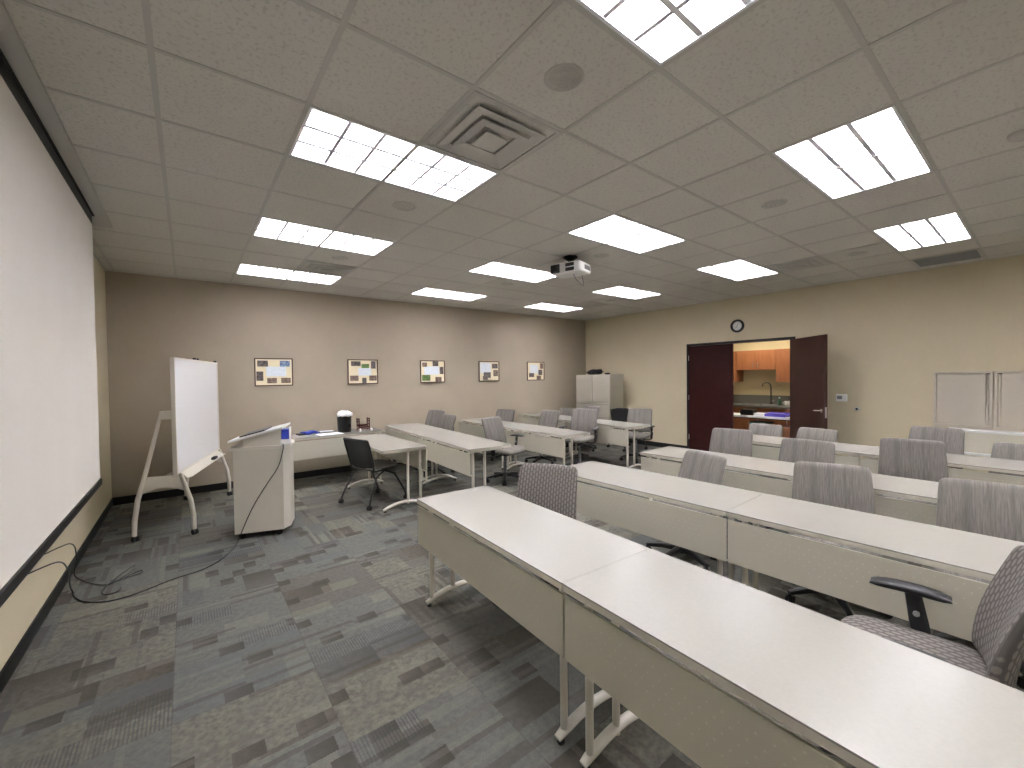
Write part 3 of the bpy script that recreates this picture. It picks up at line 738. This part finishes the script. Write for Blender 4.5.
# ------------------------------------------------------------------ desk clutter
o = thing('waste_bin', 'round black bin with white bag on the wall desk', 'bin', (2.04, 4.52, TH))
bm = B(); bm_lathe(bm, (0, 0, 0), [(0.092, 0.0), (0.100, 0.01), (0.108, 0.245), (0.110, 0.25), (0.104, 0.25), (0.096, 0.02)], 28); obj('bin_body', bm, 'black', o, True)
bm = B(); bm_cyl(bm, (0.045, -0.090, 0.10), (0.045, -0.098, 0.10), 0.028, 16); obj('badge', bm, 'rubber', o, True)
bm = B(); random.seed(4)
bm_lathe(bm, (0, 0, 0), [(0.104, 0.238), (0.118, 0.262), (0.110, 0.290), (0.078, 0.315), (0.038, 0.33), (0.004, 0.328)], 28)
for v in bm.verts:
    if v.co.z > 0.25: v.co += Vector((random.uniform(-.010, .016)+0.10*(v.co.z-0.25), random.uniform(-.010, .010), random.uniform(-.010, .014)))
obj('bag', bm, 'paper', o, True)
bm = B(); bm_box(bm, (0, 0, 0.0035), (0.34, 0.24, 0.007)); tag(obj('paper_stack', bm, 'paper', loc=(1.78, 4.36, TH), rot=0.12), 'white papers lying on the wall desk left of the bin', 'paper')
o = thing('blue_pouch', 'crumpled blue pouch on the wall desk beside white papers', 'pouch', (1.55, 4.60, TH), 0.2)
bm = B(); bm_cushion(bm, 0.16, 0.24, 0.05, lambda a, b, c: (b, a, 0.025+c+0.008*math.sin(40*b)), 20, 12, 2.2, 3); obj('pouch_body', bm, M['blue'], o, True)
bm = B(); bm_box(bm, (-0.13, 0.0, 0.012), (0.10, 0.12, 0.024), None, 0.006); obj('pouch_flap', bm, 'black', o)
o = thing('black_folder', 'flat dark folder on wall desk between blue pouch and black bin', 'folder', (1.80, 4.68, TH))
bm = B(); bm_box(bm, (0, 0, 0.004), (0.22, 0.14, 0.008), None, 0.002); obj('cover', bm, 'blackfab', o)
bm = B(); bm_box(bm, (0.01, 0, 0.013), (0.20, 0.12, 0.010), None, 0.002); obj('pages', bm, 'paper', o)
o = thing('wooden_rack', 'dark red wooden desk rack with ladder sides, right of the black bin', 'rack', (2.33, 4.50, TH), 0.1)
for sx in (-0.085, 0.085):
    bm = B()
    for y in (-0.04, 0.04): bm_box(bm, (sx, y, 0.10), (0.014, 0.014, 0.20), None, 0.002)
    for z in (0.05, 0.10, 0.15, 0.185): bm_box(bm, (sx, 0, z), (0.012, 0.07, 0.012))
    for z in (0.05, 0.10, 0.15): bm_box(bm, (sx-0.02, -0.045, z), (0.05, 0.012, 0.012))
    obj('ladder_side', bm, 'redwood', o)
bm = B(); bm_box(bm, (0, 0, 0.03), (0.17, 0.09, 0.012)); bm_box(bm, (0, 0.03, 0.08), (0.17, 0.012, 0.03)); bm_box(bm, (0, -0.04, 0.055), (0.17, 0.012, 0.02)); obj('tray', bm, 'redwood', o)
for k, (x, y) in enumerate([(2.24, 4.38), (2.42, 4.39)]):
    bm = B(); bm_lathe(bm, (0, 0, 0), [(0.018, 0), (0.020, 0.004), (0.020, 0.028), (0.012, 0.034), (0.012, 0.042), (0.002, 0.043)], 16)
    tag(obj('small_jar', bm, 'white', smooth=True, loc=(x, y, TH)), ['small white jar before the left foot of the red rack', 'small white jar before the right foot of the red rack'][k], 'jar', 'small white jars')

# ------------------------------------------------------------------ pictures on the taupe wall
def photo_mat(name, c1, c2):
    return noisy(name, c1, c2, 0.5, 38, 0)
PH = {'dark': photo_mat('dark photo print', (0.05, 0.04, 0.04), (0.22, 0.18, 0.16)), 'blue': photo_mat('blue photo print', (0.05, 0.10, 0.28), (0.35, 0.45, 0.6)),
      'green': photo_mat('green photo print', (0.05, 0.14, 0.03), (0.25, 0.36, 0.12)), 'map': photo_mat('pale map print', (0.74, 0.80, 0.86), (0.88, 0.91, 0.94)), 'brown': photo_mat('brown photo print', (0.12, 0.07, 0.05), (0.35, 0.26, 0.2))}
pics = [(1.145, [('map', 0.03, 0.01, .27, .15), ('dark', -.15, .13, .14, .09), ('blue', .15, .13, .14, .09), ('dark', -.19, -.06, .09, .14), ('brown', -.03, -.13, .13, .08), ('brown', .16, -.13, .13, .08)], 'first framed photo collage from the left, pale map with six photos'),
        (2.498, [('map', 0.03, 0.0, .22, .13), ('dark', -.12, .14, .16, .08), ('green', .04, .10, .13, .07), ('dark', .18, .12, .08, .13), ('brown', -.15, -.11, .14, .09), ('dark', .02, -.15, .07, .09), ('brown', .17, -.11, .13, .09)], 'framed photo collage above the black bin, second from the left'),
        (3.83, [('map', -0.02, 0.02, .32, .16), ('brown', -.17, .13, .10, .08), ('dark', .06, .15, .12, .09), ('dark', .19, .02, .08, .14), ('green', -.14, -.12, .17, .11), ('brown', .12, -.15, .13, .09)], 'middle framed collage with a green photo at lower left'),
        (5.15, [('map', -0.09, 0.07, .26, .22), ('dark', .15, .11, .15, .10), ('dark', -.05, -.08, .18, .12), ('brown', .17, -.04, .12, .13), ('dark', -.10, -.14, .12, .08)], 'framed photo collage fourth from the left, map at upper left'),
        (6.46, [('map', -0.05, 0.05, .25, .20), ('brown', .18, .12, .10, .13), ('dark', .14, -.03, .12, .12), ('dark', -.13, -.09, .15, .09), ('brown', .09, -.15, .13, .09)], 'framed photo collage nearest the far corner and cabinet')]
for cx_, ps, lb in pics:
    o = thing('framed_collage', lb, 'picture', (cx_, YB-0.001, 1.69), 0, 'framed photo collages on the taupe wall')
    w, h, f = 0.52, 0.425, 0.016
    bm = B()
    bm_box3(bm, -w/2, w/2, -0.02, 0, h/2-f, h/2, 0.002); bm_box3(bm, -w/2, w/2, -0.02, 0, -h/2, -h/2+f, 0.002)
    bm_box3(bm, -w/2, -w/2+f, -0.02, 0, -h/2+f, h/2-f); bm_box3(bm, w/2-f, w/2, -0.02, 0, -h/2+f, h/2-f)
    obj('frame', bm, 'framewood', o)
    obj('mount', box1(-w/2+f, w/2-f, -0.010, -0.002, -h/2+f, h/2-f), 'mat', o)
    for n, (k, x, z, a, b) in enumerate(ps):
        y0 = -0.0105-0.0008*(n+1)
        obj('map_print' if k == 'map' else 'photo', box1(x-a/2, x+a/2, y0, -0.0102, z-b/2, z+b/2), PH[k], o)
o = thing('wall_outlet', 'small dark wall outlet on the taupe wall behind the whiteboard legs', 'outlet', (0.02, YB-0.001, 0.44))
obj('plate', box1(-0.035, 0.035, -0.006, 0, -0.055, 0.055, 0.002), 'recess', o); obj('socket', box1(-0.018, 0.018, -0.008, -0.006, -0.035, 0.035), 'groove', o)

# ------------------------------------------------------------------ corner cabinet
o = thing('storage_cabinet', 'tall beige metal cabinet with two doors over drawers in far corner', 'cabinet', (7.57, 3.74, 0))
Wc, Dc, Hc = 1.03, 0.50, 1.59
bm = B(); bm_box3(bm, 0.02, Dc, 0, Wc, 0.0, Hc, 0.004); obj('body', bm, 'cab', o)
dz0 = 0.96
obj('door_gap_shade', box1(0.010, 0.0195, Wc/2-0.009, Wc/2+0.009, 0.96, Hc-0.02), 'groove', o)  # dark strip put in as the shade between the two doors
for k, (y0, y1) in enumerate(((0.012, Wc/2-0.010), (Wc/2+0.010, Wc-0.012))):
    bm = B(); bm_box3(bm, 0.0, 0.019, y0, y1, dz0, Hc-0.02, 0.003); d = obj('door', bm, 'cab', o)
    bm = B(); yy = (Wc/2-0.03) if k == 0 else (Wc/2+0.03); bm_box3(bm, -0.005, 0.0, yy-0.010, yy+0.010, dz0+0.06, dz0+0.16, 0.002); obj('handle', bm, 'cab', d)
zs = [0.05, 0.345, 0.64, 0.935]
for z0, z1 in zip(zs, zs[1:]):
    bm = B(); bm_box3(bm, 0.0, 0.019, 0.012, Wc-0.012, z0+0.006, z1-0.02, 0.003); d = obj('drawer', bm, 'cab', o)
    bm = B(); bm_box3(bm, -0.006, 0.012, 0.012, Wc-0.012, z1-0.034, z1-0.021, 0.003); obj('drawer_pull', bm, 'top', d)
o = thing('black_bag', 'soft black bag lying on top of the beige corner cabinet', 'bag', (7.86, 4.42, Hc), 1.3)
bm = B(); bm_cushion(bm, 0.24, 0.46, 0.13, lambda a, b, c: (b, a, 0.066+c*(0.85-0.45*(b/0.23)+0.12*math.sin(17*b+20*a)) if c > 0 else 0.066+c), 28, 18, 3.2, 3.0); obj('bag_body', bm, 'blackfab', o, True)
bm = B(); bm_tube(bm, [(-0.19, 0, 0.02), (-0.26, 0.03, 0.03), (-0.25, 0.09, 0.02), (-0.16, 0.09, 0.02)], 0.012, 8); obj('strap', bm, 'black', o, True)
bm = B(); bm_cushion(bm, 0.09, 0.13, 0.04, lambda a, b, c: (b, a, 0.02+c), 16, 8, 2.2, 3); tag(obj('small_pouch', bm, 'blackfab', smooth=True, loc=(7.80, 3.98, Hc)), 'tiny dark item on the cabinet top, right of the black bag', 'pouch')

# ------------------------------------------------------------------ doors, clock, controls on right wall
bm = B(); fw = 0.035
bm_box3(bm, XR-0.012, XR+0.13, DY0-0.0, DY0+fw, 0, DZ); bm_box3(bm, XR-0.012, XR+0.13, DY1-fw, DY1, 0, DZ); bm_box3(bm, XR-0.012, XR+0.13, DY0+fw, DY1-fw, DZ-0.045, DZ)
struct('door_1', bm, 'base')
o = thing('door_2', '', 'door', (XR+0.004, DY1-fw-0.002, 0)); del o['label'], o['category']; o['kind'] = 'structure'
lw = 0.865
obj('door_leaf', box1(0, 0.045, -lw, 0, 0.01, DZ-0.05, 0.002), 'door1', o)
bm = B()
for z in (0.3, 1.1, 1.9): bm_cyl(bm, (-0.006, 0.0, z-0.05), (-0.006, 0.0, z+0.05), 0.008, 10)
obj('hinge', bm, 'steel', o, True)
hx, hy = XR-0.01, DY0+0.045
fx, fy = 7.53, -0.33
ad = math.atan2(fy-hy, fx-hx)
o = thing('door_3', '', 'door', (hx, hy, 0), ad); del o['label'], o['category']; o['kind'] = 'structure'
obj('door_leaf', box1(0.01, 0.905, -0.045, 0.0, 0.01, DZ-0.05, 0.002), 'door2', o)
for s, y in ((-1, -0.045), (1, 0.0)):
    bm = B(); bm_cyl(bm, (0.855, y, 1.005), (0.855, y+s*0.012, 1.005), 0.028, 20)
    bm_tube(bm, [(0.855, y+s*0.008, 1.005), (0.855, y+s*0.05, 1.005), (0.84, y+s*0.058, 1.005), (0.735, y+s*0.055, 1.0)], [0.011, 0.011, 0.011, 0.009], 10)
    obj('door_handle', bm, 'chrome', o, True)
obj('latch_plate', box1(0.9055, 0.9075, -0.035, -0.01, 0.90, 1.06), 'steel', o)

o = thing('wall_clock', 'round wall clock with thick black rim above the double door', 'clock', (XR-0.001, 1.235, 2.455))
bm = B(); bm_lathe(bm, (0, 0, 0), [(0.083, -0.012), (0.086, -0.032), (0.10, -0.04), (0.118, -0.03), (0.122, -0.012), (0.12, 0.0), (0.088, 0.0)], 40, 'x', True); obj('rim', bm, 'black', o, True)
bm = B(); bm_lathe(bm, (0, 0, 0), [(0.082, -0.010), (0.002, -0.0101), (0.002, -0.004), (0.082, -0.004)], 32, 'x'); obj('dial', bm, 'white', o)
bm = B()
for k in range(12):
    a = k*PI/6; bm_box(bm, (-0.0115, 0.066*math.sin(a), 0.066*math.cos(a)), (0.002, 0.003, 0.012), Matrix.Rotation(-a, 3, 'X').inverted() @ Matrix.Identity(3))
obj('hour_marks', bm, 'black', o)
bm = B(); bm_box(bm, (-0.0125, 0.014, -0.016), (0.002, 0.005, 0.044), Matrix.Rotation(0.72, 3, 'X')); obj('hour_hand', bm, 'black', o)
bm = B(); bm_box(bm, (-0.0145, -0.008, 0.026), (0.002, 0.004, 0.058), Matrix.Rotation(0.3, 3, 'X')); obj('minute_hand', bm, 'black', o)

o = thing('thermostat', 'small white thermostat with grey display right of the open door', 'thermostat', (XR-0.001, -0.33, 1.175))
obj('thermostat_body', box1(-0.026, 0, -0.07, 0.07, -0.055, 0.055, 0.006), 'white', o)
obj('display', box1(-0.028, -0.0255, -0.01, 0.055, -0.02, 0.03), 'recess', o)
o = thing('key_switch', 'small round dark metal fitting on the wall right of thermostat', 'wall fitting', (XR-0.001, -0.518, 1.01))
bm = B(); bm_lathe(bm, (0, 0, 0), [(0.034, 0.0), (0.034, -0.006), (0.03, -0.009), (0.002, -0.01)], 24, 'x'); obj('plate', bm, 'steel', o, True)
bm = B(); bm_lathe(bm, (0, 0, 0), [(0.014, -0.008), (0.016, -0.02), (0.010, -0.026), (0.002, -0.027)], 16, 'x'); obj('knob', bm, 'groove', o, True)

# two framed boards on the wall
for k, (ya, yb, lb) in enumerate([(-1.35, -1.885, 'left of two beige framed boards mounted on the right wall'), (-1.895, -2.43, 'right one of the two beige wall boards, cut by the photo edge')]):
    o = thing('wall_board', lb, 'board', (XR-0.001, ya, 0.82), 0, 'beige framed wall boards')
    w = yb-ya; h = 0.745
    bm = B()
    bm_box3(bm, -0.05, 0, w, 0, 0, 0.045, 0.004); bm_box3(bm, -0.05, 0, w, 0, h-0.03, h, 0.004)
    bm_box3(bm, -0.05, 0, -0.03, 0, 0.045, h-0.03, 0.003); bm_box3(bm, -0.05, 0, w, w+0.03, 0.045, h-0.03, 0.003)
    obj('frame', bm, 'cab2', o)
    hs = (w+0.03, w+0.09) if k == 0 else (-0.09, -0.03)
    bm = B(); bm_box3(bm, -0.034, -0.006, w+0.034 if k else w+0.062, -0.034 if k == 0 else -0.062, 0.049, h-0.034, 0.002); obj('board_panel', bm, 'cab2', o)
    yy = w+0.046 if k == 0 else -0.046
    bm = B(); bm_box3(bm, -0.040, -0.006, yy-0.010, yy+0.010, 0.05, h-0.036, 0.003); obj('pull_rail', bm, 'cab2', o)
    bm = B(); bm_box3(bm, -0.056, -0.050, yy-0.02, yy+0.012, h-0.04, h-0.028, 0.001); obj('latch', bm, 'groove', o)

# white side counter below the boards
o = thing('side_counter', 'narrow white topped ledge with beige front below the wall boards', 'counter', (7.93, -1.50, 0))
obj('countertop', box1(-0.01, 0.24, -1.6, 0, 0.79, 0.815, 0.003), 'white', o)
obj('front_panel', box1(0.0, 0.016, -1.58, -0.01, 0.535, 0.79, 0.002), 'putty', o)
obj('lower_shelf', box1(-0.03, 0.23, -1.58, -0.01, 0.505, 0.534, 0.003), 'white', o)
for y in (-0.06, -1.54):
    obj('end_panel', box1(0.03, 0.22, y-0.012, y+0.012, 0.0, 0.504), 'putty', o)

# ------------------------------------------------------------------ projector
o = thing('ceiling_projector', 'white projector hanging from the ceiling in mid room', 'projector', (3.70, 1.16, H), 0.28)
zt = -0.085; zb = -0.215
bm = B(); bm_cushion(bm, 0.40, 0.29, 0.125, lambda a, b, c: (b, a, (zt+zb)/2+c), 36, 18, 8, 12); obj('projector_body', bm, 'white', o, True)
ZM = (zt+zb)/2
bm = B(); bm_box(bm, (-0.146, 0.125, ZM), (0.014, 0.12, 0.10), None, 0.006); bm_cyl(bm, (-0.13, 0.125, ZM), (-0.168, 0.125, ZM), 0.040, 24); obj('lens', bm, 'black', o)
bm = B(); bm_box(bm, (-0.146, -0.065, ZM+0.026), (0.008, 0.11, 0.040), None, 0.002); bm_box(bm, (-0.146, -0.065, ZM-0.026), (0.008, 0.11, 0.040), None, 0.002); obj('vent_panel', bm, 'black', o)
bm = B()
for k in range(9): bm_box(bm, (0.016*k-0.03, -0.2, ZM), (0.006, 0.006, 0.05))
obj('side_vent', bm, 'recess', o)
bm = B(); bm_cyl(bm, (0, 0, 0.0), (0, 0, zt), 0.03, 16); bm_lathe(bm, (0, 0, 0), [(0.085, 0.004), (0.085, -0.012), (0.05, -0.035), (0.035, -0.045)], 24)
bm_box(bm, (0, 0, zt+0.006), (0.14, 0.18, 0.012), None, 0.003); obj('ceiling_mount', bm, 'black', o)
bm = B(); bm_tube(bm, [(-0.04, -0.05, zb+0.01), (0.0, -0.07, -0.27), (0.06, -0.11, -0.335), (0.085, -0.125, -0.34), (0.09, -0.12, -0.31), (0.09, -0.10, zb+0.01)], 0.005, 8); obj('projector_cable', bm, 'recess', o, True)

# ------------------------------------------------------------------ kitchen beyond the doorway
KX0, KX1, KY0, KY1, KH = XR+0.12, 9.92, -0.4, 3.2, 2.6
struct('floor_kitchen', box1(XR+0.06, KX1+0.1, KY0-0.1, KY1+0.1, -0.08, 0), 'kfloor')
struct('wall_kitchen_back', box1(KX1, KX1+0.1, KY0-0.1, KY1+0.1, 0, KH), 'kwall')
struct('wall_kitchen_left', box1(KX0, KX1, KY1, KY1+0.1, 0, KH), 'kwall')
struct('wall_kitchen_right', box1(KX0, KX1, KY0-0.1, KY0, 0, KH), 'kwall')
struct('ceiling_kitchen', box1(KX0, KX1, KY0, KY1, KH, KH+0.05), 'ceiling')
o = thing('kitchen_light', 'flat ceiling light inside the kitchen', 'ceiling light', (9.0, 1.3, KH))
bm = B(); bm_box(bm, (0, 0, -0.03), (0.40, 1.25, 0.06), None, 0.01); obj('fixture', bm, 'white', o)
bm = B(); bm_box(bm, (0, 0, -0.064), (0.34, 1.18, 0.006)); obj('diffuser', bm, 'klamp', o)
def wall_cab(y0, y1, z0, z1, ndoor, label, hang='l'):
    o = thing('wall_cabinet', label, 'cabinet', (9.57, y0, z0), 0, 'orange maple kitchen wall cabinets')
    w = y1-y0; h = z1-z0
    obj('body', box1(0.019, 0.348, 0, w, 0, h), 'maple', o)
    for k in range(ndoor):
        a, b = w*k/ndoor+0.002, w*(k+1)/ndoor-0.002
        d = obj('door', box1(0, 0.018, a, b, 0.002, h-0.002, 0.002), 'maple', o)
        hy_ = b-0.04 if (k % 2 == 0) else a+0.04
        bm = B(); bm_tube(bm, [(-0.0, hy_, 0.05), (-0.022, hy_, 0.06), (-0.022, hy_, 0.14), (0.0, hy_, 0.15)], 0.005, 8); obj('handle', bm, 'steel', d, True)
wall_cab(1.881, 2.40, 1.395, 2.06, 1, 'tall maple wall cabinet at left of the kitchen sink')
wall_cab(1.105, 1.879, 1.645, 2.06, 2, 'short two-door maple wall cabinet above the sink faucet')
wall_cab(0.55, 1.103, 1.39, 2.06, 1, 'tall maple wall cabinet right of the sink')
o = thing('base_cabinets', 'maple kitchen base cabinets under the dark counter', 'cabinet', (9.32, -0.2, 0))
obj('body', box1(0.02, 0.599, 0, 3.2, 0.09, 0.869), 'maple', o); obj('toe_kick', box1(0.08, 0.599, 0, 3.2, 0, 0.089), 'groove', o)
for k in range(6):
    a, b = k*0.53+0.01, k*0.53+0.525
    d = obj('door', box1(0.0, 0.019, a, b, 0.10, 0.70, 0.002), 'maple', o)
    bm = B(); bm_tube(bm, [(0, b-0.04, 0.55), (-0.022, b-0.04, 0.56), (-0.022, b-0.04, 0.64), (0, b-0.04, 0.65)], 0.005, 8); obj('handle', bm, 'steel', d, True)
    d = obj('drawer', box1(0.0, 0.019, a, b, 0.71, 0.86, 0.002), 'maple', o)
    bm = B(); bm_tube(bm, [(0, (a+b)/2-0.05, 0.785), (-0.022, (a+b)/2-0.04, 0.785), (-0.022, (a+b)/2+0.04, 0.785), (0, (a+b)/2+0.05, 0.785)], 0.005, 8); obj('handle', bm, 'steel', d, True)
o = thing('kitchen_counter', 'grey speckled kitchen countertop with low backsplash', 'counter', (9.29, -0.2, 0.87))
bm = B(); bm_box3(bm, 0, 0.12, 0, 3.2, 0, 0.04, 0.004); bm_box3(bm, 0.50, 0.629, 0, 3.2, 0, 0.04); bm_box3(bm, 0.12, 0.50, 0, 1.32, 0, 0.04); bm_box3(bm, 0.12, 0.50, 2.02, 3.2, 0, 0.04); obj('countertop', bm, 'kcounter', o)
obj('backsplash', box1(0.60, 0.629, 0, 3.2, 0.04, 0.23, 0.003), 'kcounter', o)
o = thing('kitchen_sink', 'stainless steel double kitchen sink set in the counter', 'sink', (9.30, 1.14, 0.912))
bm = B()
bm_box3(bm, 0.09, 0.52, -0.03, 0.0, 0, 0.008, 0.002); bm_box3(bm, 0.09, 0.52, 0.66, 0.69, 0, 0.008, 0.002); bm_box3(bm, 0.09, 0.125, 0, 0.66, 0, 0.008, 0.002); bm_box3(bm, 0.47, 0.52, 0, 0.66, 0, 0.008, 0.002); bm_box3(bm, 0.125, 0.47, 0.315, 0.345, 0, 0.008, 0.002)
obj('rim', bm, 'steel', o)
for y0 in (0.005, 0.345):
    bm = B(); bm_box3(bm, 0.125, 0.47, y0, y0+0.31, -0.04, -0.036); bm_box3(bm, 0.122, 0.128, y0, y0+0.31, -0.036, 0.0); bm_box3(bm, 0.464, 0.47, y0, y0+0.31, -0.036, 0.0); obj('bowl', bm, 'steel', o)
o = thing('faucet', 'tall gooseneck kitchen faucet behind the sink', 'faucet', (9.80, 1.28, 0.92))
bm = B(); bm_lathe(bm, (0, 0, 0), [(0.03, 0), (0.03, 0.01), (0.02, 0.03), (0.014, 0.05)], 16); bm_tube(bm, [(0, 0, 0.03), (0, 0, 0.38), (-0.02, 0.02, 0.44), (-0.07, 0.07, 0.46), (-0.12, 0.11, 0.43), (-0.135, 0.12, 0.37)], 0.013, 10); obj('spout', bm, M['groove'], o, True)
bm = B(); bm_tube(bm, [(0.0, -0.02, 0.06), (-0.03, -0.07, 0.09)], 0.008, 8); obj('lever', bm, M['recess'], o, True)
o = thing('white_mug', 'small white item on the kitchen counter right of the faucet', 'mug', (9.72, 0.95, 0.911))
bm = B(); bm_lathe(bm, (0, 0, 0), [(0.04, 0), (0.045, 0.01), (0.05, 0.09), (0.045, 0.09), (0.04, 0.012), (0.002, 0.011)], 20); obj('cup', bm, 'white', o, True)
bm = B(); bm_tube(bm, [(0, 0.047, 0.07), (0, 0.075, 0.065), (0, 0.075, 0.035), (0, 0.045, 0.025)], 0.006, 8); obj('handle', bm, 'white', o, True)
o = thing('soap_bottle', 'small green dish soap bottle by the kitchen backsplash', 'bottle', (9.74, 1.10, 0.911))
bm = B(); bm_lathe(bm, (0, 0, 0), [(0.025, 0), (0.028, 0.01), (0.028, 0.09), (0.012, 0.12), (0.01, 0.14), (0.002, 0.141)], 16); obj('bottle_body', bm, 'green', o, True)
bm = B(); bm_cyl(bm, (0, 0, 0.14), (0, 0, 0.16), 0.012, 12); obj('cap', bm, 'white', o, True)
# cart
o = thing('kitchen_cart', 'white topped cart standing just inside the kitchen', 'cart', (8.50, 0.36, 0))
bm = B(); pts = [(0, 0.08), (0.03, 0.02), (0.10, 0), (0.42, 0), (0.45, 0.03), (0.45, 1.47), (0.42, 1.50), (0.10, 1.50), (0.03, 1.48), (0, 1.42)]
bm_prism(bm, pts, lambda a, b: (a, b, 0.735), lambda a, b: (a, b, 0.772)); obj('cart_top', bm, 'white', o)
for x in (0.06, 0.39):
    for y in (0.08, 1.42):
        bm = B(); bm_cyl(bm, (x, y, 0.0), (x, y, 0.734), 0.018, 12); obj('leg', bm, 'black', o, True)
obj('apron', box1(0.20, 0.41, 0.06, 1.44, 0.70, 0.734), 'groove', o)
bm = B(); bm_box3(bm, -0.1, 0.1, -0.115, 0.115, 0, 0.11, 0.01); tag(obj('black_box', bm, 'black', loc=(8.66, 1.25, 0.772)), 'black box on the white kitchen cart', 'box')
bm = B(); bm_box3(bm, -0.09, 0.09, -0.09, 0.09, 0, 0.05, 0.004); tag(obj('white_carton', bm, 'paper', loc=(8.66, 1.035, 0.772)), 'white carton between black box and violet tray on the cart', 'box')
o = thing('violet_tray', 'violet blue plastic tray on right end of the kitchen cart', 'tray', (8.68, 0.76, 0.772))
bm = B(); bm_box3(bm, -0.12, 0.12, -0.17, 0.17, 0, 0.012); bm_box3(bm, -0.12, -0.108, -0.17, 0.17, 0.012, 0.05); bm_box3(bm, 0.108, 0.12, -0.17, 0.17, 0.012, 0.07); bm_box3(bm, -0.108, 0.108, -0.17, -0.158, 0.012, 0.05); bm_box3(bm, -0.108, 0.108, 0.158, 0.17, 0.012, 0.05); obj('tray_body', bm, M['purple'], o)
bm = B(); bm_box3(bm, -0.10, 0.10, -0.10, 0.15, 0.012, 0.06, 0.004); obj('contents', bm, M['purple'], o)
o = thing('green_bin', 'dark green bin on the kitchen floor under the cart', 'bin', (8.75, 1.06, 0))
bm = B(); bm_prism(bm, [(-0.15, -0.15), (0.15, -0.15), (0.15, 0.15), (-0.15, 0.15)], lambda a, b: (a*0.8, b*0.8, 0), lambda a, b: (a, b, 0.62)); obj('bin_body', bm, 'green', o)
bm = B(); bm_box(bm, (0, 0, 0.635), (0.32, 0.32, 0.03), None, 0.006); obj('bin_rim', bm, 'green', o)
o = thing('orange_bin', 'orange wood drawer unit on kitchen floor under right end of cart', 'drawer unit', (8.55, 0.50, 0))
obj('body', box1(0.02, 0.34, 0, 0.33, 0.0, 0.60, 0.003), 'maple', o)
for k in range(3):
    d = obj('drawer', box1(0, 0.019, 0.01, 0.32, 0.02+0.19*k, 0.20+0.19*k, 0.002), 'maple', o)
    bm = B(); bm_lathe(bm, (0, 0.165, 0.11+0.19*k), [(0.008, 0.0), (0.012, -0.012), (0.002, -0.018)], 12, 'x'); obj('knob', bm, 'steel', d, True)
